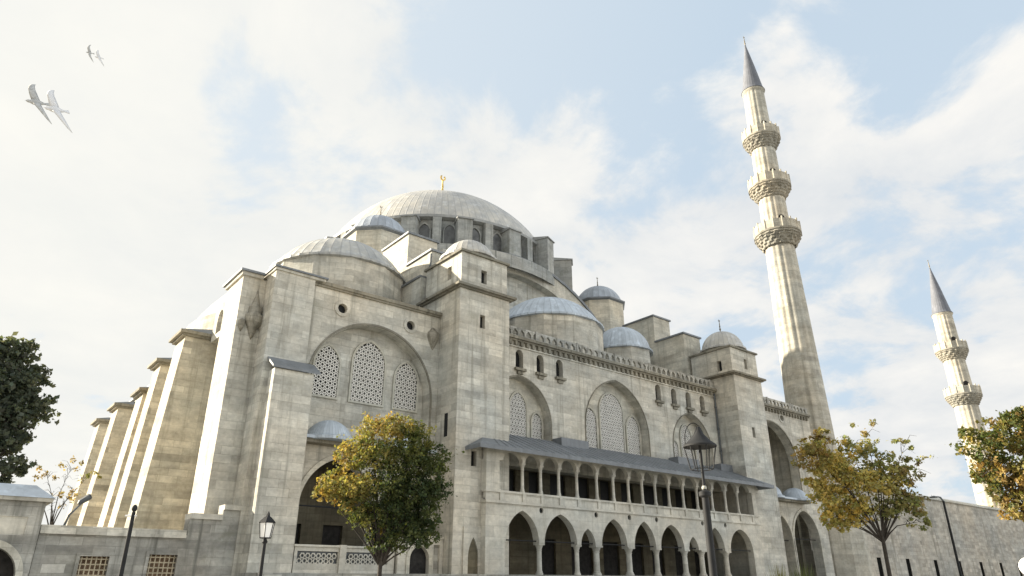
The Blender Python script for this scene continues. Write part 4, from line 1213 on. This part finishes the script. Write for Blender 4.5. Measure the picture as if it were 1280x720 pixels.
pole('lamp_post', -33.26, -5.05, -1.7, 2.30, .075, 'plain dark lamp post with a short pale arm, before the grilled windows', .28, 'ball')
pole('lamp_post', .56, -19.1, -1.7, 3.75, .06, 'thin grey lamp post against the courtyard wall, right of the golden tree', .25, 'head')
gl = thing('globe_lamp', 'white globe lamp on a short post at the bottom right corner', 'globe lamp', (-24.44, -29.3, -1.7))
bm = bmesh.new(); lathe(bm, [(.08, 0), (.05, .1), (.045, 1.7), (.1, 1.74), (.1, 1.8)], 10, (-24.44, -29.3), -1.7); obj('post', bm, 'iron', gl, smooth=True, auto=35)
bm = bmesh.new(); bmesh.ops.create_uvsphere(bm, u_segments=20, v_segments=12, radius=.155); bmesh.ops.translate(bm, vec=(-24.44, -29.3, .235), verts=bm.verts); obj('globe', bm, 'milk', gl, smooth=True)
fl_ = thing('floodlight', 'grey floodlight on a slanting arm above the garden wall', 'floodlight', (-33.9, 2.4, 2.2))
bm = bmesh.new(); tube(bm, [(-34.35, 2.4, 2.2), (-34.25, 2.4, 2.65), (-33.9, 2.4, 3.15)], [.05, .045, .04], 7); obj('arm', bm, 'greyiron', fl_)
bm = bmesh.new(); tube(bm, [(-34.0, 2.4, 3.1), (-33.95, 2.4, 3.2), (-33.65, 2.35, 3.45), (-33.6, 2.34, 3.48)], [.07, .12, .14, .10], 8); obj('lamp_head', bm, 'greyiron', fl_)


# ------------------------------------------------------------------ gulls
def gull(p, span, mat, label, head, wdir, seed):
    """gliding gull: spindle body with beak and fanned tail, long cranked wings"""
    p = Vector(p); hd = Vector(head).normalized(); wd = Vector(wdir).normalized()
    wd = (wd - hd * wd.dot(hd)).normalized(); n = hd.cross(wd).normalized()
    if n.z < 0: n = -n
    L = span * .27; bm = bmesh.new()
    st = ((-.62, .0), (-.55, .006), (-.50, .030), (-.44, .045), (-.36, .042), (-.2, .075), (0, .092), (.2, .07), (.36, .04), (.46, .03))
    rg_ = []
    for s_, r_ in st:
        rg_.append([bm.verts.new(p - hd * s_ * L + (wd * cos(2 * pi * i / 10) + n * sin(2 * pi * i / 10) * .9) * max(r_, .002) * span * .62) for i in range(10)])
    for A, B in zip(rg_, rg_[1:]):
        for i in range(10): bm.faces.new((A[i], A[(i + 1) % 10], B[(i + 1) % 10], B[i]))
    bm.faces.new(list(reversed(rg_[0]))); bm.faces.new(rg_[-1])
    o = thing('gull', label, 'gull', tuple(p), 'gulls gliding in the sky'); obj('body', bm, mat, o, smooth=True)
    bm = bmesh.new(); b_ = p - hd * L * .42
    tt = [(b_ + wd * w_ * L - hd * l_ * L) for w_, l_ in ((-.05, 0), (.05, 0), (.15, .28), (0, .31), (-.15, .28))]
    for off in (.012, -.012): bm.faces.new([bm.verts.new(q + n * off * span * .5) for q in tt])
    vsb = list(bm.verts)
    for i in range(5): bm.faces.new((vsb[i], vsb[(i + 1) % 5], vsb[5 + (i + 1) % 5], vsb[5 + i]))
    obj('tail', bm, mat, o)
    for sd_ in (-1, 1):
        bm = bmesh.new(); prev = None
        for t_, up_, sweep, ch in ((.03, .01, .0, .24), (.10, .06, .03, .235), (.19, .105, .05, .20), (.28, .105, .03, .165), (.37, .075, -.015, .12), (.45, .03, -.07, .07), (.5, -.01, -.12, .015)):
            c = p + wd * sd_ * t_ * span + n * up_ * span + hd * sweep * span
            ring = [bm.verts.new(c + hd * a * ch * span * .27 + n * b2 * span * .012 * (ch / .2)) for a, b2 in ((1, 0), (.5, 1), (-.3, .7), (-1, 0), (-.3, -.5), (.5, -.8))]
            if prev:
                for i in range(6): bm.faces.new((prev[i], prev[(i + 1) % 6], ring[(i + 1) % 6], ring[i]))
            else: bm.faces.new(ring)
            prev = ring
        bm.faces.new(list(reversed(prev))); obj('wing', bm, mat, o, smooth=True)
    return o


hd_ = -fwd * .8 - right * .6
wd_ = right * .9 - up * .85
gull((-39.52, -9.51, 14.42), 1.95, 'gull', 'grey gull gliding with bent wings, the largest and darkest in the sky', hd_, wd_, 1)
gull((-38.98, -7.5, 15.60), 2.3, 'gullw', 'large pale gull gliding just right of the large grey gull', hd_, wd_, 2)
gull((-38.29, 6.5, 28.41), 1.25, 'gull', 'small grey gull high at upper left', hd_ - right * .2, right * .6 - up, 3)
gull((-37.75, 8.5, 29.75), 1.45, 'gullw', 'small pale gull beside the small grey one', hd_, right * .75 - up * .9, 4)
